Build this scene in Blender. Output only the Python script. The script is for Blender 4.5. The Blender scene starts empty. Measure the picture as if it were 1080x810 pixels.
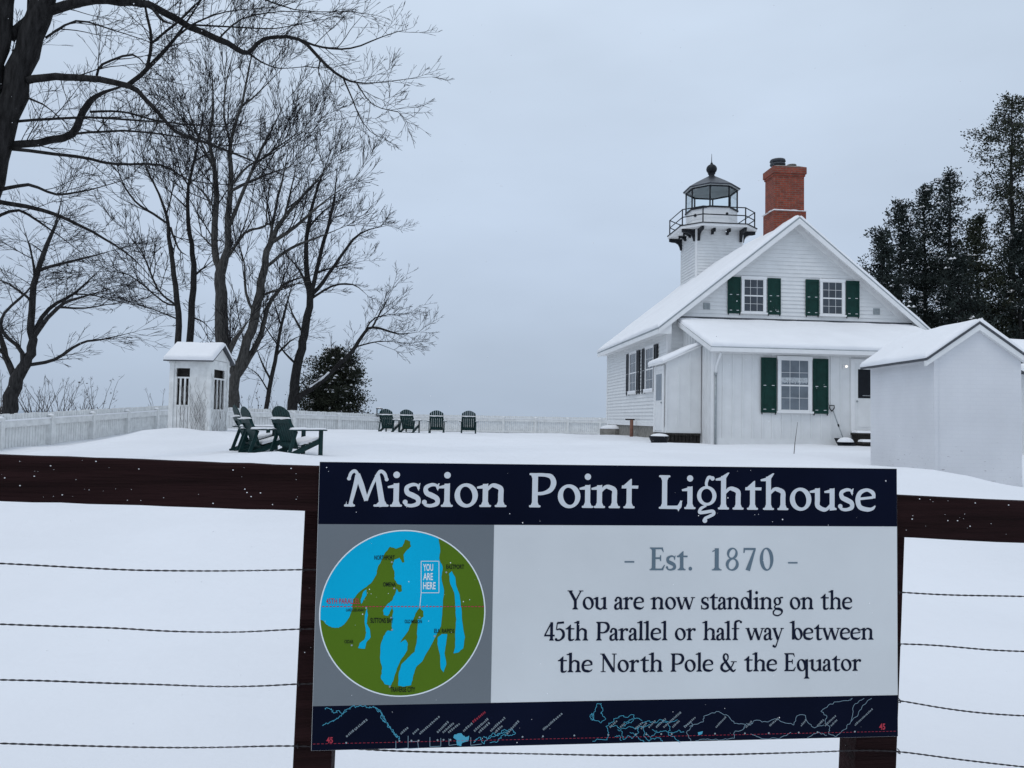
import bpy, bmesh, math, random
from math import sin, cos, pi, radians
from mathutils import Vector, noise
from mathutils.geometry import delaunay_2d_cdt

random.seed(7)
SC = bpy.context.scene
COL = SC.collection

# ------------------------------------------------------------------ camera
FPX = 810.0
PITCH = math.atan(36 / 810); ROLL = .018
CAM = Vector((0, 0, 1.5))
_F = Vector((0, cos(PITCH), sin(PITCH)))
_R0 = Vector((1, 0, 0)); _U0 = Vector((0, -sin(PITCH), cos(PITCH)))
_R = _R0 * cos(ROLL) + _U0 * sin(ROLL)
_U = _U0 * cos(ROLL) - _R0 * sin(ROLL)
cd = bpy.data.cameras.new('camera'); cam = bpy.data.objects.new('camera', cd); COL.objects.link(cam)
cd.sensor_width = 36; cd.lens = 27; cd.clip_start = .05; cd.clip_end = 9000
from mathutils import Matrix
cam.matrix_world = Matrix(((_R.x, _U.x, -_F.x, CAM.x), (_R.y, _U.y, -_F.y, CAM.y), (_R.z, _U.z, -_F.z, CAM.z), (0, 0, 0, 1)))
SC.camera = cam

# ------------------------------------------------------------------ sky, sun, exposure
SUN_EL, SUN_AZ = radians(62), radians(222)
w = bpy.data.worlds.new('World'); SC.world = w; w.use_nodes = True
nt = w.node_tree; nt.nodes.clear()
def N(t, **k):
    n = nt.nodes.new(t)
    for a, b in k.items(): setattr(n, a, b)
    return n
out = N('ShaderNodeOutputWorld'); bg = N('ShaderNodeBackground')
sky = N('ShaderNodeTexSky', sky_type='NISHITA', sun_disc=False, sun_elevation=SUN_EL, sun_rotation=SUN_AZ)
sky.air_density = 1.0; sky.dust_density = 6.0
tc = N('ShaderNodeTexCoord'); sep = N('ShaderNodeSeparateXYZ')
nt.links.new(tc.outputs['Generated'], sep.inputs[0])
ramp = N('ShaderNodeValToRGB')
# overcast luminance: the cloud deck brightens from the horizon to the zenith
cr = ramp.color_ramp
stops = [(0.0, (.420, .507, .632)), (.06, (.445, .536, .668)), (.20, (.505, .602, .745)), (.42, (.56, .66, .795)), (1.0, (.67, .75, .86))]
while len(cr.elements) < len(stops): cr.elements.new(.5)
for e, (p, c) in zip(cr.elements, stops): e.position = p; e.color = (*c, 1)
nt.links.new(sep.outputs['Z'], ramp.inputs[0])
nz = N('ShaderNodeTexNoise'); nz.inputs['Scale'].default_value = 2.2; nz.inputs['Detail'].default_value = 4
mp = N('ShaderNodeMapping'); mp.inputs['Scale'].default_value = (1, 1, 2.6)
nt.links.new(tc.outputs['Generated'], mp.inputs[0]); nt.links.new(mp.outputs[0], nz.inputs['Vector'])
mr = N('ShaderNodeMapRange'); mr.inputs[1].default_value = .3; mr.inputs[2].default_value = .7
mr.inputs[3].default_value = 10 * .90; mr.inputs[4].default_value = 10 * 1.06
nt.links.new(nz.outputs['Fac'], mr.inputs[0])
sc_ = N('ShaderNodeVectorMath', operation='SCALE')
nt.links.new(ramp.outputs[0], sc_.inputs[0]); nt.links.new(mr.outputs[0], sc_.inputs['Scale'])
mx = N('ShaderNodeMix', data_type='RGBA'); mx.inputs[0].default_value = .94
nt.links.new(sky.outputs[0], mx.inputs[6]); nt.links.new(sc_.outputs[0], mx.inputs[7])
nt.links.new(mx.outputs[2], bg.inputs[0]); bg.inputs[1].default_value = .1
nt.links.new(bg.outputs[0], out.inputs[0])
sd = bpy.data.lights.new('sun', 'SUN'); sun = bpy.data.objects.new('sun', sd); COL.objects.link(sun)
sd.energy = .5; sd.angle = radians(25); sd.color = (1, .97, .93)
_d = Vector((sin(SUN_AZ) * cos(SUN_EL), cos(SUN_AZ) * cos(SUN_EL), sin(SUN_EL)))
sun.rotation_euler = (-_d).to_track_quat('-Z', 'Y').to_euler(); sun.location = (0, 0, 60)
vs = SC.view_settings
vs.view_transform = 'Standard'; vs.look = 'None'; vs.exposure = 0.14; vs.gamma = 1.0; vs.use_curve_mapping = False
SC.render.engine = 'CYCLES'
SC.cycles.max_bounces = 6

def at(px, py, D):
    d = _F + _R * ((px - 540) / FPX) + _U * ((405 - py) / FPX)
    return CAM + d * (D / d.y)

# ------------------------------------------------------------------ helpers
class MB:
    def __init__(s): s.v = []; s.f = []; s.m = []; s.sm = []
    def add(s, vs_, fs, mi=0, sm=False):
        b = len(s.v); s.v += [tuple(p) for p in vs_]
        for f in fs: s.f.append(tuple(b + i for i in f)); s.m.append(mi); s.sm.append(sm)
    def box(s, x0, x1, y0, y1, z0, z1, mi=0):
        s.add([(x0, y0, z0), (x1, y0, z0), (x1, y1, z0), (x0, y1, z0), (x0, y0, z1), (x1, y0, z1), (x1, y1, z1), (x0, y1, z1)],
              [(0, 3, 2, 1), (4, 5, 6, 7), (0, 1, 5, 4), (1, 2, 6, 5), (2, 3, 7, 6), (3, 0, 4, 7)], mi)
    def beam(s, a, b, wx, wy, up=(0, 0, 1), mi=0):
        a = Vector(a); b = Vector(b); d = (b - a).normalized(); u = Vector(up)
        x = d.cross(u).normalized(); y = x.cross(d).normalized(); x *= wx / 2; y *= wy / 2
        s.add([a - x - y, a + x - y, a + x + y, a - x + y, b - x - y, b + x - y, b + x + y, b - x + y],
              [(0, 3, 2, 1), (4, 5, 6, 7), (0, 1, 5, 4), (1, 2, 6, 5), (2, 3, 7, 6), (3, 0, 4, 7)], mi)
    def prism(s, poly, o, ax, ay, an, t, mi=0):
        o = Vector(o); ax = Vector(ax); ay = Vector(ay); an = Vector(an); n = len(poly)
        P = [o + ax * x + ay * y for x, y in poly]; Q = [p + an * t for p in P]
        s.add(P + Q, [tuple(range(n - 1, -1, -1)), tuple(range(n, 2 * n))] + [(i, (i + 1) % n, n + (i + 1) % n, n + i) for i in range(n)], mi)
    def tube(s, pts, rad, k=6, mi=0, cap=True):
        pts = [Vector(p) for p in pts]; n = len(pts)
        if not hasattr(rad, '__len__'): rad = [rad] * n
        vv = []; prev = None
        for i, p in enumerate(pts):
            d = (pts[min(i + 1, n - 1)] - pts[max(i - 1, 0)])
            if d.length < 1e-9: d = Vector((0, 0, 1))
            d.normalize()
            if prev is None: a = d.orthogonal().normalized()
            else:
                a = prev - d * prev.dot(d)
                a = a.normalized() if a.length > 1e-6 else d.orthogonal().normalized()
            prev = a; b = d.cross(a); r = rad[i]
            for j in range(k):
                t = 2 * pi * j / k; vv.append(p + (a * cos(t) + b * sin(t)) * r)
        ff = [(i * k + j, i * k + (j + 1) % k, (i + 1) * k + (j + 1) % k, (i + 1) * k + j) for i in range(n - 1) for j in range(k)]
        if cap: ff += [tuple(range(k - 1, -1, -1)), tuple(range((n - 1) * k, n * k))]
        s.add(vv, ff, mi, k > 4)
    def lathe(s, c, prof, k=16, mi=0, sm=True, ph=0):
        c = Vector(c); vv = []
        for r, z in prof:
            for j in range(k):
                t = 2 * pi * j / k + ph; vv.append(c + Vector((r * cos(t), r * sin(t), z)))
        n = len(prof)
        ff = [(i * k + j, i * k + (j + 1) % k, (i + 1) * k + (j + 1) % k, (i + 1) * k + j) for i in range(n - 1) for j in range(k)]
        ff += [tuple(range(k - 1, -1, -1)), tuple(range((n - 1) * k, n * k))]
        s.add(vv, ff, mi, sm)
    def ball(s, c, r, sz=1, k=10, mi=0):
        s.lathe(c, [(max(.001, r * sin(pi * i / 8)), -r * sz * cos(pi * i / 8)) for i in range(9)], k, mi)
    def build(s, name, mats, parent=None, bevel=0):
        me = bpy.data.meshes.new(name); me.from_pydata(s.v, [], s.f)
        if not isinstance(mats, (list, tuple)): mats = [mats]
        for m in mats: me.materials.append(m)
        me.polygons.foreach_set('material_index', s.m); me.polygons.foreach_set('use_smooth', s.sm)
        me.update()
        o = bpy.data.objects.new(name, me); COL.objects.link(o)
        if parent: o.parent = parent
        if bevel:
            b = o.modifiers.new('bevel', 'BEVEL'); b.width = bevel; b.segments = 2; b.limit_method = 'ANGLE'
        return o

def tag(o, label=None, cat=None, group=None, kind=None):
    if label: o['label'] = label
    if cat: o['category'] = cat
    if group: o['group'] = group
    if kind: o['kind'] = kind
    return o
def thing(name, label, cat, loc=(0, 0, 0), rz=0, group=None):
    o = bpy.data.objects.new(name, None); COL.objects.link(o); o.location = loc; o.rotation_euler = (0, 0, rz)
    o.empty_display_size = .2
    return tag(o, label, cat, group)
def kids(o): return [c for c in COL.objects if c.parent == o]
def copy_tree(o, parent=None):
    c = o.copy(); COL.objects.link(c)
    if parent: c.parent = parent
    for ch in kids(o): copy_tree(ch, c)
    return c

def lin(h):
    h = h.lstrip('#'); r = []
    for i in (0, 2, 4):
        c = int(h[i:i + 2], 16) / 255; r.append(c / 12.92 if c <= .04045 else ((c + .055) / 1.055) ** 2.4)
    return tuple(r)
def mat(name, col, rough=.6, var=.12, scale=6, bump=0, bscale=30, metal=0, col2=None, vscale=(1, 1, 1), spec=.5, thr=None, detail=5):
    m = bpy.data.materials.new(name); m.use_nodes = True; t = m.node_tree; b = t.nodes['Principled BSDF']
    b.inputs['Roughness'].default_value = rough; b.inputs['Metallic'].default_value = metal
    b.inputs['Specular IOR Level'].default_value = spec
    tcn = t.nodes.new('ShaderNodeTexCoord'); mpn = t.nodes.new('ShaderNodeMapping'); mpn.inputs['Scale'].default_value = vscale
    t.links.new(tcn.outputs['Object'], mpn.inputs[0])
    n = t.nodes.new('ShaderNodeTexNoise'); n.inputs['Scale'].default_value = scale; n.inputs['Detail'].default_value = detail
    t.links.new(mpn.outputs[0], n.inputs['Vector'])
    r = t.nodes.new('ShaderNodeValToRGB')
    lo, hi = (.3, .7) if thr is None else thr
    r.color_ramp.elements[0].position = lo; r.color_ramp.elements[1].position = hi
    c2 = col2 if col2 is not None else tuple(min(1, x * (1 + var)) for x in col)
    c1 = col if col2 is not None else tuple(x * (1 - var) for x in col)
    r.color_ramp.elements[0].color = (*c1, 1); r.color_ramp.elements[1].color = (*c2, 1)
    t.links.new(n.outputs['Fac'], r.inputs[0]); t.links.new(r.outputs[0], b.inputs['Base Color'])
    if bump:
        n2 = t.nodes.new('ShaderNodeTexNoise'); n2.inputs['Scale'].default_value = bscale; n2.inputs['Detail'].default_value = 6
        t.links.new(mpn.outputs[0], n2.inputs['Vector'])
        bp = t.nodes.new('ShaderNodeBump'); bp.inputs['Strength'].default_value = bump; bp.inputs['Distance'].default_value = .02
        t.links.new(n2.outputs['Fac'], bp.inputs['Height']); t.links.new(bp.outputs[0], b.inputs['Normal'])
    return m

M = {}
M['snow'] = mat('snow', (.79, .805, .835), .75, .035, .5, .5, 7, spec=.15)
M['roof_snow'] = mat('roof_snow', (.83, .84, .86), .75, .025, 1.2, .3, 7, spec=.15)
M['white_paint'] = mat('white_paint', (.70, .71, .71), .6, .05, 3, .1, 20)
M['white_trim'] = mat('white_trim', (.76, .765, .765), .5, .04, 4)
M['batten_white'] = mat('batten_white', (.69, .70, .70), .6, .05, 2.5, .12, 16)
M['fence_white'] = mat('fence_white', (.70, .71, .70), .7, .12, 5, .15, 30)
M['green_paint'] = mat('green_paint', (.004, .033, .026), .5, .2, 8, .1, 30, spec=.2)
M['chair_green'] = mat('chair_green', (.006, .030, .030), .55, .25, 14, .1, 40, spec=.2)
M['black_iron'] = mat('black_iron', (.010, .012, .016), .5, .3, 12, .1, 40, spec=.25)
M['glass_dark'] = mat('glass_dark', (.035, .045, .058), .08, .35, 1.7, spec=.6)
M['glass_grey'] = mat('glass_grey', (.13, .155, .18), .1, .3, 2.5, spec=.6)
M['roof_edge'] = mat('roof_edge', (.05, .055, .065), .6, .2, 9)
M['grey_metal'] = mat('grey_metal', (.30, .33, .34), .45, .15, 12, metal=.3)
M['stone'] = mat('stone', (.20, .19, .17), .9, .3, 7, .5, 14)
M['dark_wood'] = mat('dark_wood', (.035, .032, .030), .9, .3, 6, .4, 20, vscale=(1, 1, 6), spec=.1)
M['rail_wood'] = mat('rail_wood', (.018, .0075, .0078), .7, .5, 5, .7, 22, vscale=(.35, 4, 7), spec=.06)
M['bark'] = mat('bark', (.032, .031, .031), .95, .5, 6, .9, 22, vscale=(3, 3, .6), spec=.08)
M['bark_near'] = mat('bark_near', (.023, .022, .022), .95, .55, 5, 1.0, 18, vscale=(3, 3, .6), spec=.08)
M['bark_grey'] = mat('bark_grey', (.062, .060, .057), .95, .5, 6, .9, 22, vscale=(3, 3, .6), spec=.1)
M['twig'] = mat('twig', (.018, .017, .018), .95, .2, 4, spec=.08)
M['shrub_twig'] = mat('shrub_twig', (.065, .055, .05), .95, .3, 4, spec=.1)
M['needle'] = mat('needle', (.016, .022, .022), .9, .5, 1.2, col2=(.042, .052, .046), spec=.08)
M['needle_warm'] = mat('needle_warm', (.018, .024, .018), .9, .5, 1.0, col2=(.050, .054, .036), spec=.08)
M['orange'] = mat('orange', (.17, .075, .05), .7, .3, 8)
M['wire'] = mat('wire', (.030, .026, .028), .5, .35, 40, metal=.5)
M['black_plastic'] = mat('black_plastic', (.011, .013, .017), .5, .2, 10, spec=.15)

def brick_mat(name, c1, c2, mortar, bw, bh, ms=.012, bump=.4, lo=.72, hi=1.18, nsc=7):
    m = bpy.data.materials.new(name); m.use_nodes = True; t = m.node_tree; b = t.nodes['Principled BSDF']; b.inputs['Roughness'].default_value = .85
    g = t.nodes.new('ShaderNodeNewGeometry'); tcn = t.nodes.new('ShaderNodeTexCoord'); sp = t.nodes.new('ShaderNodeSeparateXYZ'); t.links.new(tcn.outputs['Object'], sp.inputs[0])
    ad = t.nodes.new('ShaderNodeMath'); ad.operation = 'ADD'; t.links.new(sp.outputs[0], ad.inputs[0]); t.links.new(sp.outputs[1], ad.inputs[1])
    cb = t.nodes.new('ShaderNodeCombineXYZ'); t.links.new(ad.outputs[0], cb.inputs[0]); t.links.new(sp.outputs[2], cb.inputs[1])
    br = t.nodes.new('ShaderNodeTexBrick'); br.inputs['Scale'].default_value = 1; br.inputs['Brick Width'].default_value = bw; br.inputs['Row Height'].default_value = bh
    br.inputs['Mortar Size'].default_value = ms; br.inputs['Color1'].default_value = (*c1, 1); br.inputs['Color2'].default_value = (*c2, 1); br.inputs['Mortar'].default_value = (*mortar, 1)
    t.links.new(cb.outputs[0], br.inputs['Vector'])
    nn = t.nodes.new('ShaderNodeTexNoise'); nn.inputs['Scale'].default_value = nsc; nn.inputs['Detail'].default_value = 6; t.links.new(tcn.outputs['Object'], nn.inputs['Vector'])
    mm = t.nodes.new('ShaderNodeMapRange'); mm.inputs[1].default_value = .3; mm.inputs[2].default_value = .7; mm.inputs[3].default_value = lo; mm.inputs[4].default_value = hi; t.links.new(nn.outputs['Fac'], mm.inputs[0])
    sv = t.nodes.new('ShaderNodeVectorMath'); sv.operation = 'SCALE'; t.links.new(br.outputs['Color'], sv.inputs[0]); t.links.new(mm.outputs[0], sv.inputs['Scale'])
    t.links.new(sv.outputs[0], b.inputs['Base Color'])
    bp = t.nodes.new('ShaderNodeBump'); bp.inputs['Strength'].default_value = bump; bp.inputs['Distance'].default_value = .01; bp.invert = True
    t.links.new(br.outputs['Fac'], bp.inputs['Height']); t.links.new(bp.outputs[0], b.inputs['Normal'])
    return m, t, b, tcn, sv
M['brick'] = brick_mat('brick', (.27, .045, .020), (.19, .033, .017), (.17, .09, .065), .22, .075)[0]
# whitewashed brick whose paint has flaked off low down
mw, t, b, tcn, sv = brick_mat('painted_brick', (.64, .65, .67), (.632, .642, .666), (.622, .632, .655), .22, .075, .010, .16, .94, 1.04, 1.3)
n1 = t.nodes.new('ShaderNodeTexNoise'); n1.inputs['Scale'].default_value = 9; n1.inputs['Detail'].default_value = 9
mp1 = t.nodes.new('ShaderNodeMapping'); mp1.inputs['Scale'].default_value = (1, 1, 4.2); t.links.new(tcn.outputs['Object'], mp1.inputs[0]); t.links.new(mp1.outputs[0], n1.inputs['Vector'])
spz = t.nodes.new('ShaderNodeSeparateXYZ'); t.links.new(tcn.outputs['Object'], spz.inputs[0])
hz = t.nodes.new('ShaderNodeMapRange'); hz.inputs[1].default_value = 0; hz.inputs[2].default_value = 1.3; hz.inputs[3].default_value = .06; hz.inputs[4].default_value = -.06; t.links.new(spz.outputs[2], hz.inputs[0])
ad = t.nodes.new('ShaderNodeMath'); ad.operation = 'ADD'; t.links.new(n1.outputs['Fac'], ad.inputs[0]); t.links.new(hz.outputs[0], ad.inputs[1])
rr = t.nodes.new('ShaderNodeValToRGB'); rr.color_ramp.elements[0].position = .655; rr.color_ramp.elements[1].position = .72
t.links.new(ad.outputs[0], rr.inputs[0])
mix = t.nodes.new('ShaderNodeMix'); mix.data_type = 'RGBA'; t.links.new(rr.outputs[0], mix.inputs[0]); t.links.new(sv.outputs[0], mix.inputs[6]); mix.inputs[7].default_value = (.38, .37, .39, 1)
t.links.new(mix.outputs[2], b.inputs['Base Color']); M['painted_brick'] = mw

def glass_clear():
    m = bpy.data.materials.new('lantern_glass'); m.use_nodes = True; t = m.node_tree; t.nodes.clear()
    o = t.nodes.new('ShaderNodeOutputMaterial'); tr = t.nodes.new('ShaderNodeBsdfTransparent'); gl = t.nodes.new('ShaderNodeBsdfGlossy'); mxs = t.nodes.new('ShaderNodeMixShader')
    tr.inputs[0].default_value = (.93, .97, .98, 1); gl.inputs['Roughness'].default_value = .08
    fr = t.nodes.new('ShaderNodeFresnel'); fr.inputs[0].default_value = 1.45
    fm = t.nodes.new('ShaderNodeMath'); fm.operation = 'MULTIPLY'; fm.inputs[1].default_value = .35; t.links.new(fr.outputs[0], fm.inputs[0]); t.links.new(fm.outputs[0], mxs.inputs[0]); t.links.new(tr.outputs[0], mxs.inputs[1]); t.links.new(gl.outputs[0], mxs.inputs[2]); t.links.new(mxs.outputs[0], o.inputs[0])
    return m
M['clear_glass'] = glass_clear()

def smooth(a, b, x):
    t = min(1, max(0, (x - a) / (b - a))); return t * t * (3 - 2 * t)
def fbm(x, y, s=1, o=3):
    return sum(noise.noise(Vector((x * s * 2 ** i, y * s * 2 ** i, 3.7 + i))) / 2 ** i for i in range(o))

# ------------------------------------------------------------------ ground and lake
def ground(x, y):
    z = .02 + .10 * smooth(2.5, 5, y) + .36 * smooth(4.2, 9, y) + .28 * smooth(8, 13, y) + .10 * smooth(14, 24, y)
    z -= .42 * smooth(30, 54, y)
    z += .06 * smooth(-6, -9, x) * smooth(18, 22, y) * (1 - smooth(26, 32, y))       # swell by the little shelter
    z -= .28 * smooth(-4.5, -9, x) * smooth(7, 12, y) * (1 - smooth(16, 23, y))
    z -= .50 * smooth(-9.5, -13.8, x) * smooth(14, 19, y) * (1 - .8 * smooth(23, 32, y)) # dip along the side fence
    z -= .30 * smooth(6.5, 9.5, x) * smooth(9, 12, y) * (1 - smooth(14.5, 18.5, y))
    z += .10 * math.exp(-((x + 3.9) ** 2 / 1.2 + (y - 12.6) ** 2 / .5))
    z += .16 * math.exp(-((x + 10.6) ** 2 / 1.6 + (y - 23) ** 2 / .9))
    z += .10 * math.exp(-((x - 6.9) ** 2 / .8 + (y - 12.6) ** 2 / 1.0))
    z -= .16 * smooth(6.2, 7.6, x) * smooth(11.5, 13.2, y) * (1 - smooth(15, 17, y))
    z += .05 * fbm(x, y, .22) + .034 * fbm(x + 9, y, .8) + .018 * fbm(x * .6, y + 4, 1.9) * (1 - smooth(14, 30, y))
    z += .07 * fbm(x, y, 1.3) * (math.exp(-((x + 9.2) ** 2 / 5 + (y - 22.5) ** 2 / 3)) + math.exp(-((x + 4.6) ** 2 / 4 + (y - 14) ** 2 / 3)))
    z += .05 * math.exp(-((x + .9 + .7 * (y - 3)) ** 2 / .10)) * smooth(1.8, 2.6, y) * (1 - smooth(3.2, 4.6, y))
    z -= 12 * smooth(60, 90, y) + 14 * smooth(60, 140, abs(x)) * smooth(20, 60, y)
    return z
def axis(pts):
    r = []
    for a, b, s in pts:
        n = int(round((b - a) / s)); r += [a + (b - a) * i / n for i in range(n)]
    return r + [pts[-1][1]]
gx = axis([(-4000, -600, 850), (-600, -100, 100), (-100, -26, 4), (-26, 20, .28), (20, 100, 4), (100, 600, 100), (600, 4000, 850)])
gy = axis([(-300, -20, 70), (-20, 0, 2), (0, 34, .26), (34, 64, 1), (64, 120, 4), (120, 600, 60), (600, 6000, 900)])
g = MB(); nx = len(gx)
g.add([(x, y, ground(x, y)) for y in gy for x in gx], [(j * nx + i, j * nx + i + 1, (j + 1) * nx + i + 1, (j + 1) * nx + i) for j in range(len(gy) - 1) for i in range(nx - 1)], 0, True)
tag(g.build('snow_ground', M['snow']), 'white snow covering the lawn', None, kind='structure')
M['lake'] = mat('lake', (.16, .22, .29), .25, .08, .05, .2, .6)
g = MB(); g.add([(-4000, 66, -6.5), (4000, 66, -6.5), (4000, 6000, -6.5), (-4000, 6000, -6.5)], [(0, 1, 2, 3)])
tag(g.build('lake_water', M['lake']), 'grey lake water beyond the lawn', None, kind='structure')

def snow_slab(mb, P00, P10, P11, P01, T, nu=40, nv=14, seed=0, edge=.14, lump=.2):
    P00, P10, P11, P01 = map(Vector, (P00, P10, P11, P01))
    n = (P10 - P00).cross(P01 - P00).normalized()
    if n.z < 0: n = -n
    lu = (P10 - P00).length; lv = (P01 - P00).length
    us = sorted(set([0, .02 / lu, .06 / lu, .12 / lu] + [i / nu for i in range(1, nu)] + [1 - .12 / lu, 1 - .06 / lu, 1 - .02 / lu, 1]))
    vs2 = sorted(set([0, .02 / lv, .06 / lv, .12 / lv] + [i / nv for i in range(1, nv)] + [1 - .12 / lv, 1 - .06 / lv, 1 - .02 / lv, 1]))
    top = []; bot = []
    for v in vs2:
        for u in us:
            p = P00 * (1 - u) * (1 - v) + P10 * u * (1 - v) + P11 * u * v + P01 * (1 - u) * v
            e = min(u * lu, (1 - u) * lu, v * lv, (1 - v) * lv); k = min(1, e / edge); k = math.sqrt(max(0, 1 - (1 - k) ** 2))
            q = p * 1.0
            h = T * (.25 + .75 * k) * (1 + lump * fbm(p.x + seed, p.y + p.z, 1.1))
            wob = .035 * fbm(p.x * 2 + seed, p.y * 2 + p.z, 1.5) * (1 - k)
            top.append(q + n * h + Vector((wob * .3, wob * .3, wob))); bot.append(q)
    a = len(us); b_ = len(vs2); L = a * b_; ff = []
    for j in range(b_ - 1):
        for i in range(a - 1):
            ff.append((j * a + i, j * a + i + 1, (j + 1) * a + i + 1, (j + 1) * a + i))
    rim = list(range(a)) + [j * a + a - 1 for j in range(1, b_)] + [(b_ - 1) * a + i for i in range(a - 2, -1, -1)] + [j * a for j in range(b_ - 2, 0, -1)]
    for i in range(len(rim)):
        p, q = rim[i], rim[(i + 1) % len(rim)]; ff.append((p, L + p, L + q, q))
    ff.append(tuple(L + i for i in (0, (b_ - 1) * a, b_ * a - 1, a - 1)))
    mb.add(top + bot, ff, 0, True)

def snow_cap(mb, cx, cy, cz, rx, ry, h, seed=0, k=14):
    vv = [(cx, cy, cz + h)]; ff = []
    prof = [(.35, .93), (.62, .76), (.85, .45), (1, .0), (.98, -.12)]
    for pr, ph in prof:
        for j in range(k):
            t = 2 * pi * j / k; wv = 1 + .12 * noise.noise(Vector((cos(t) * 1.3 + seed, sin(t) * 1.3, pr)))
            vv.append((cx + rx * pr * wv * cos(t), cy + ry * pr * wv * sin(t), cz + h * ph))
    ff += [(0, 1 + j, 1 + (j + 1) % k) for j in range(k)]
    for i in range(len(prof) - 1):
        ff += [(1 + i * k + j, 1 + (i + 1) * k + j, 1 + (i + 1) * k + (j + 1) % k, 1 + i * k + (j + 1) % k) for j in range(k)]
    mb.add(vv, ff, 0, True)

class Frame:                                   # a wall's own axes: a along, b up, n outward
    def __init__(s, o, a, n): s.o = Vector(o); s.a = Vector(a); s.b = Vector((0, 0, 1)); s.n = Vector(n)
    def P(s, a, b, n=0): return s.o + s.a * a + s.b * b + s.n * n
    def box(s, mb, a0, a1, b0, b1, n0, n1, mi=0):
        q = [s.P(a, b, n) for n in (n0, n1) for a, b in ((a0, b0), (a1, b0), (a1, b1), (a0, b1))]
        mb.add(q, [(0, 3, 2, 1), (4, 5, 6, 7), (0, 1, 5, 4), (1, 2, 6, 5), (2, 3, 7, 6), (3, 0, 4, 7)], mi)
    def laps(s, mb, z0, z1, lo, hi, h=.135):
        z = z0
        while z < z1 - .005:
            zt = min(z + h, z1)
            a0, a1, c0, c1 = lo(z), hi(z), lo(zt), hi(zt)
            if a1 - a0 > .02:
                c1 = max(c1, c0)
                P = [s.P(a0, z, .034), s.P(a1, z, .034), s.P(c1, zt, .004), s.P(c0, zt, .004), s.P(a0, z, .0), s.P(a1, z, .0)]
                mb.add(P, [(0, 1, 2, 3), (4, 5, 1, 0)])
            z = zt
    def battens(s, mb, a0, a1, z0, top, step=.31, w=.045):
        n = max(1, int(round((a1 - a0) / step)))
        for i in range(1, n):
            a = a0 + (a1 - a0) * i / n; s.box(mb, a - w / 2, a + w / 2, z0, top(a), -.002, .022)

def window(parent, fr, a0, a1, b0, b1, cols=3, rows=4, glass='glass_dark', casing=.09, curtain=False):
    fr = Frame(fr.o + fr.n * .018, fr.a, fr.n); m = MB(); c = casing
    fr.box(m, a0 - c, a0, b0, b1, 0, .055); fr.box(m, a1, a1 + c, b0, b1, 0, .055); fr.box(m, a0 - c - .02, a1 + c + .02, b1, b1 + c + .02, 0, .062)
    wdw = m.build('window', M['white_trim'], parent, .004)
    s = MB(); fr.box(s, a0 - c - .04, a1 + c + .04, b0 - .06, b0, 0, .10); s.build('sill', M['white_trim'], wdw, .004)
    p = MB(); fr.box(p, a0, a1, b0, b1, .021, .026); p.build('pane', M[glass], wdw)
    q = MB(); e = .022; mid = (b0 + b1) / 2
    fr.box(q, a0, a0 + e, b0, b1, .026, .042); fr.box(q, a1 - e, a1, b0, b1, .026, .042)
    fr.box(q, a0 + e, a1 - e, b0, b0 + .045, .026, .042); fr.box(q, a0 + e, a1 - e, b1 - e, b1, .026, .042); fr.box(q, a0 + e, a1 - e, mid - .022, mid + .022, .026, .046)
    for i in range(1, cols):
        a = a0 + (a1 - a0) * i / cols; fr.box(q, a - .0055, a + .0055, b0 + .045, b1 - e, .0265, .032)
    for hb, ht in ((b0 + .045, mid - .022), (mid + .022, b1 - e)):
        for i in range(1, rows // 2):
            z = hb + (ht - hb) * i / (rows // 2); fr.box(q, a0 + e, a1 - e, z - .0055, z + .0055, .027, .0325)
    q.build('sash', M['white_trim'], wdw)
    if curtain:
        k = MB(); zt = b1 - .02; zb = mid + .02
        for i in range(24):
            x0 = a0 + .03 + (a1 - a0 - .06) * i / 24; x1 = a0 + .03 + (a1 - a0 - .06) * (i + 1) / 24
            zz = mid + .05 + .05 * abs(sin(i * 1.3))
            k.add([fr.P(x0, zz, .0263 + .0003 * (i % 2)), fr.P(x1, zz, .0263 + .0003 * ((i + 1) % 2)), fr.P(x1, mid + .24, .0264), fr.P(x0, mid + .24, .0264)], [(0, 1, 2, 3)])
        k.build('curtain', M['lace'], wdw)
    return wdw
M['lace'] = mat('lace', (.42, .45, .47), .9, .35, 30)
def shutter(parent, fr, a0, a1, b0, b1, mt='green_paint'):
    fr = Frame(fr.o + fr.n * .018, fr.a, fr.n); m = MB(); fr.box(m, a0, a1, b0, b1, .021, .040); e = .05
    fr.box(m, a0, a0 + e, b0, b1, .040, .056); fr.box(m, a1 - e, a1, b0, b1, .040, .056)
    for z0, z1 in ((b0, b0 + .09), (b1 - .09, b1), (b0 + (b1 - b0) * .44, b0 + (b1 - b0) * .44 + .08)): fr.box(m, a0 + e, a1 - e, z0, z1, .0405, .0555)
    fr.box(m, a0 + e + .07, a1 - e - .07, b0 + .09, b1 - .09, .0402, .0485)
    o = m.build('shutter', M[mt], parent, .004)
    s = MB()
    for z in (b0 + .10, b0 + (b1 - b0) * .44 + .085):
        for x in (a0 + .07, a1 - .15): fr.box(s, x, x + .08, z, z + .014, .0485, .060)
    tag(s.build('snow_flecks', M['roof_snow'], o), kind='stuff')
    h = MB()
    for x in (a0 + .03, a1 - .03):
        h = MB(); fr.box(h, x - .012, x + .012, b0 - .05, b0, .02, .05); h.build('holdback', M['black_iron'], o)
    return o
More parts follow.
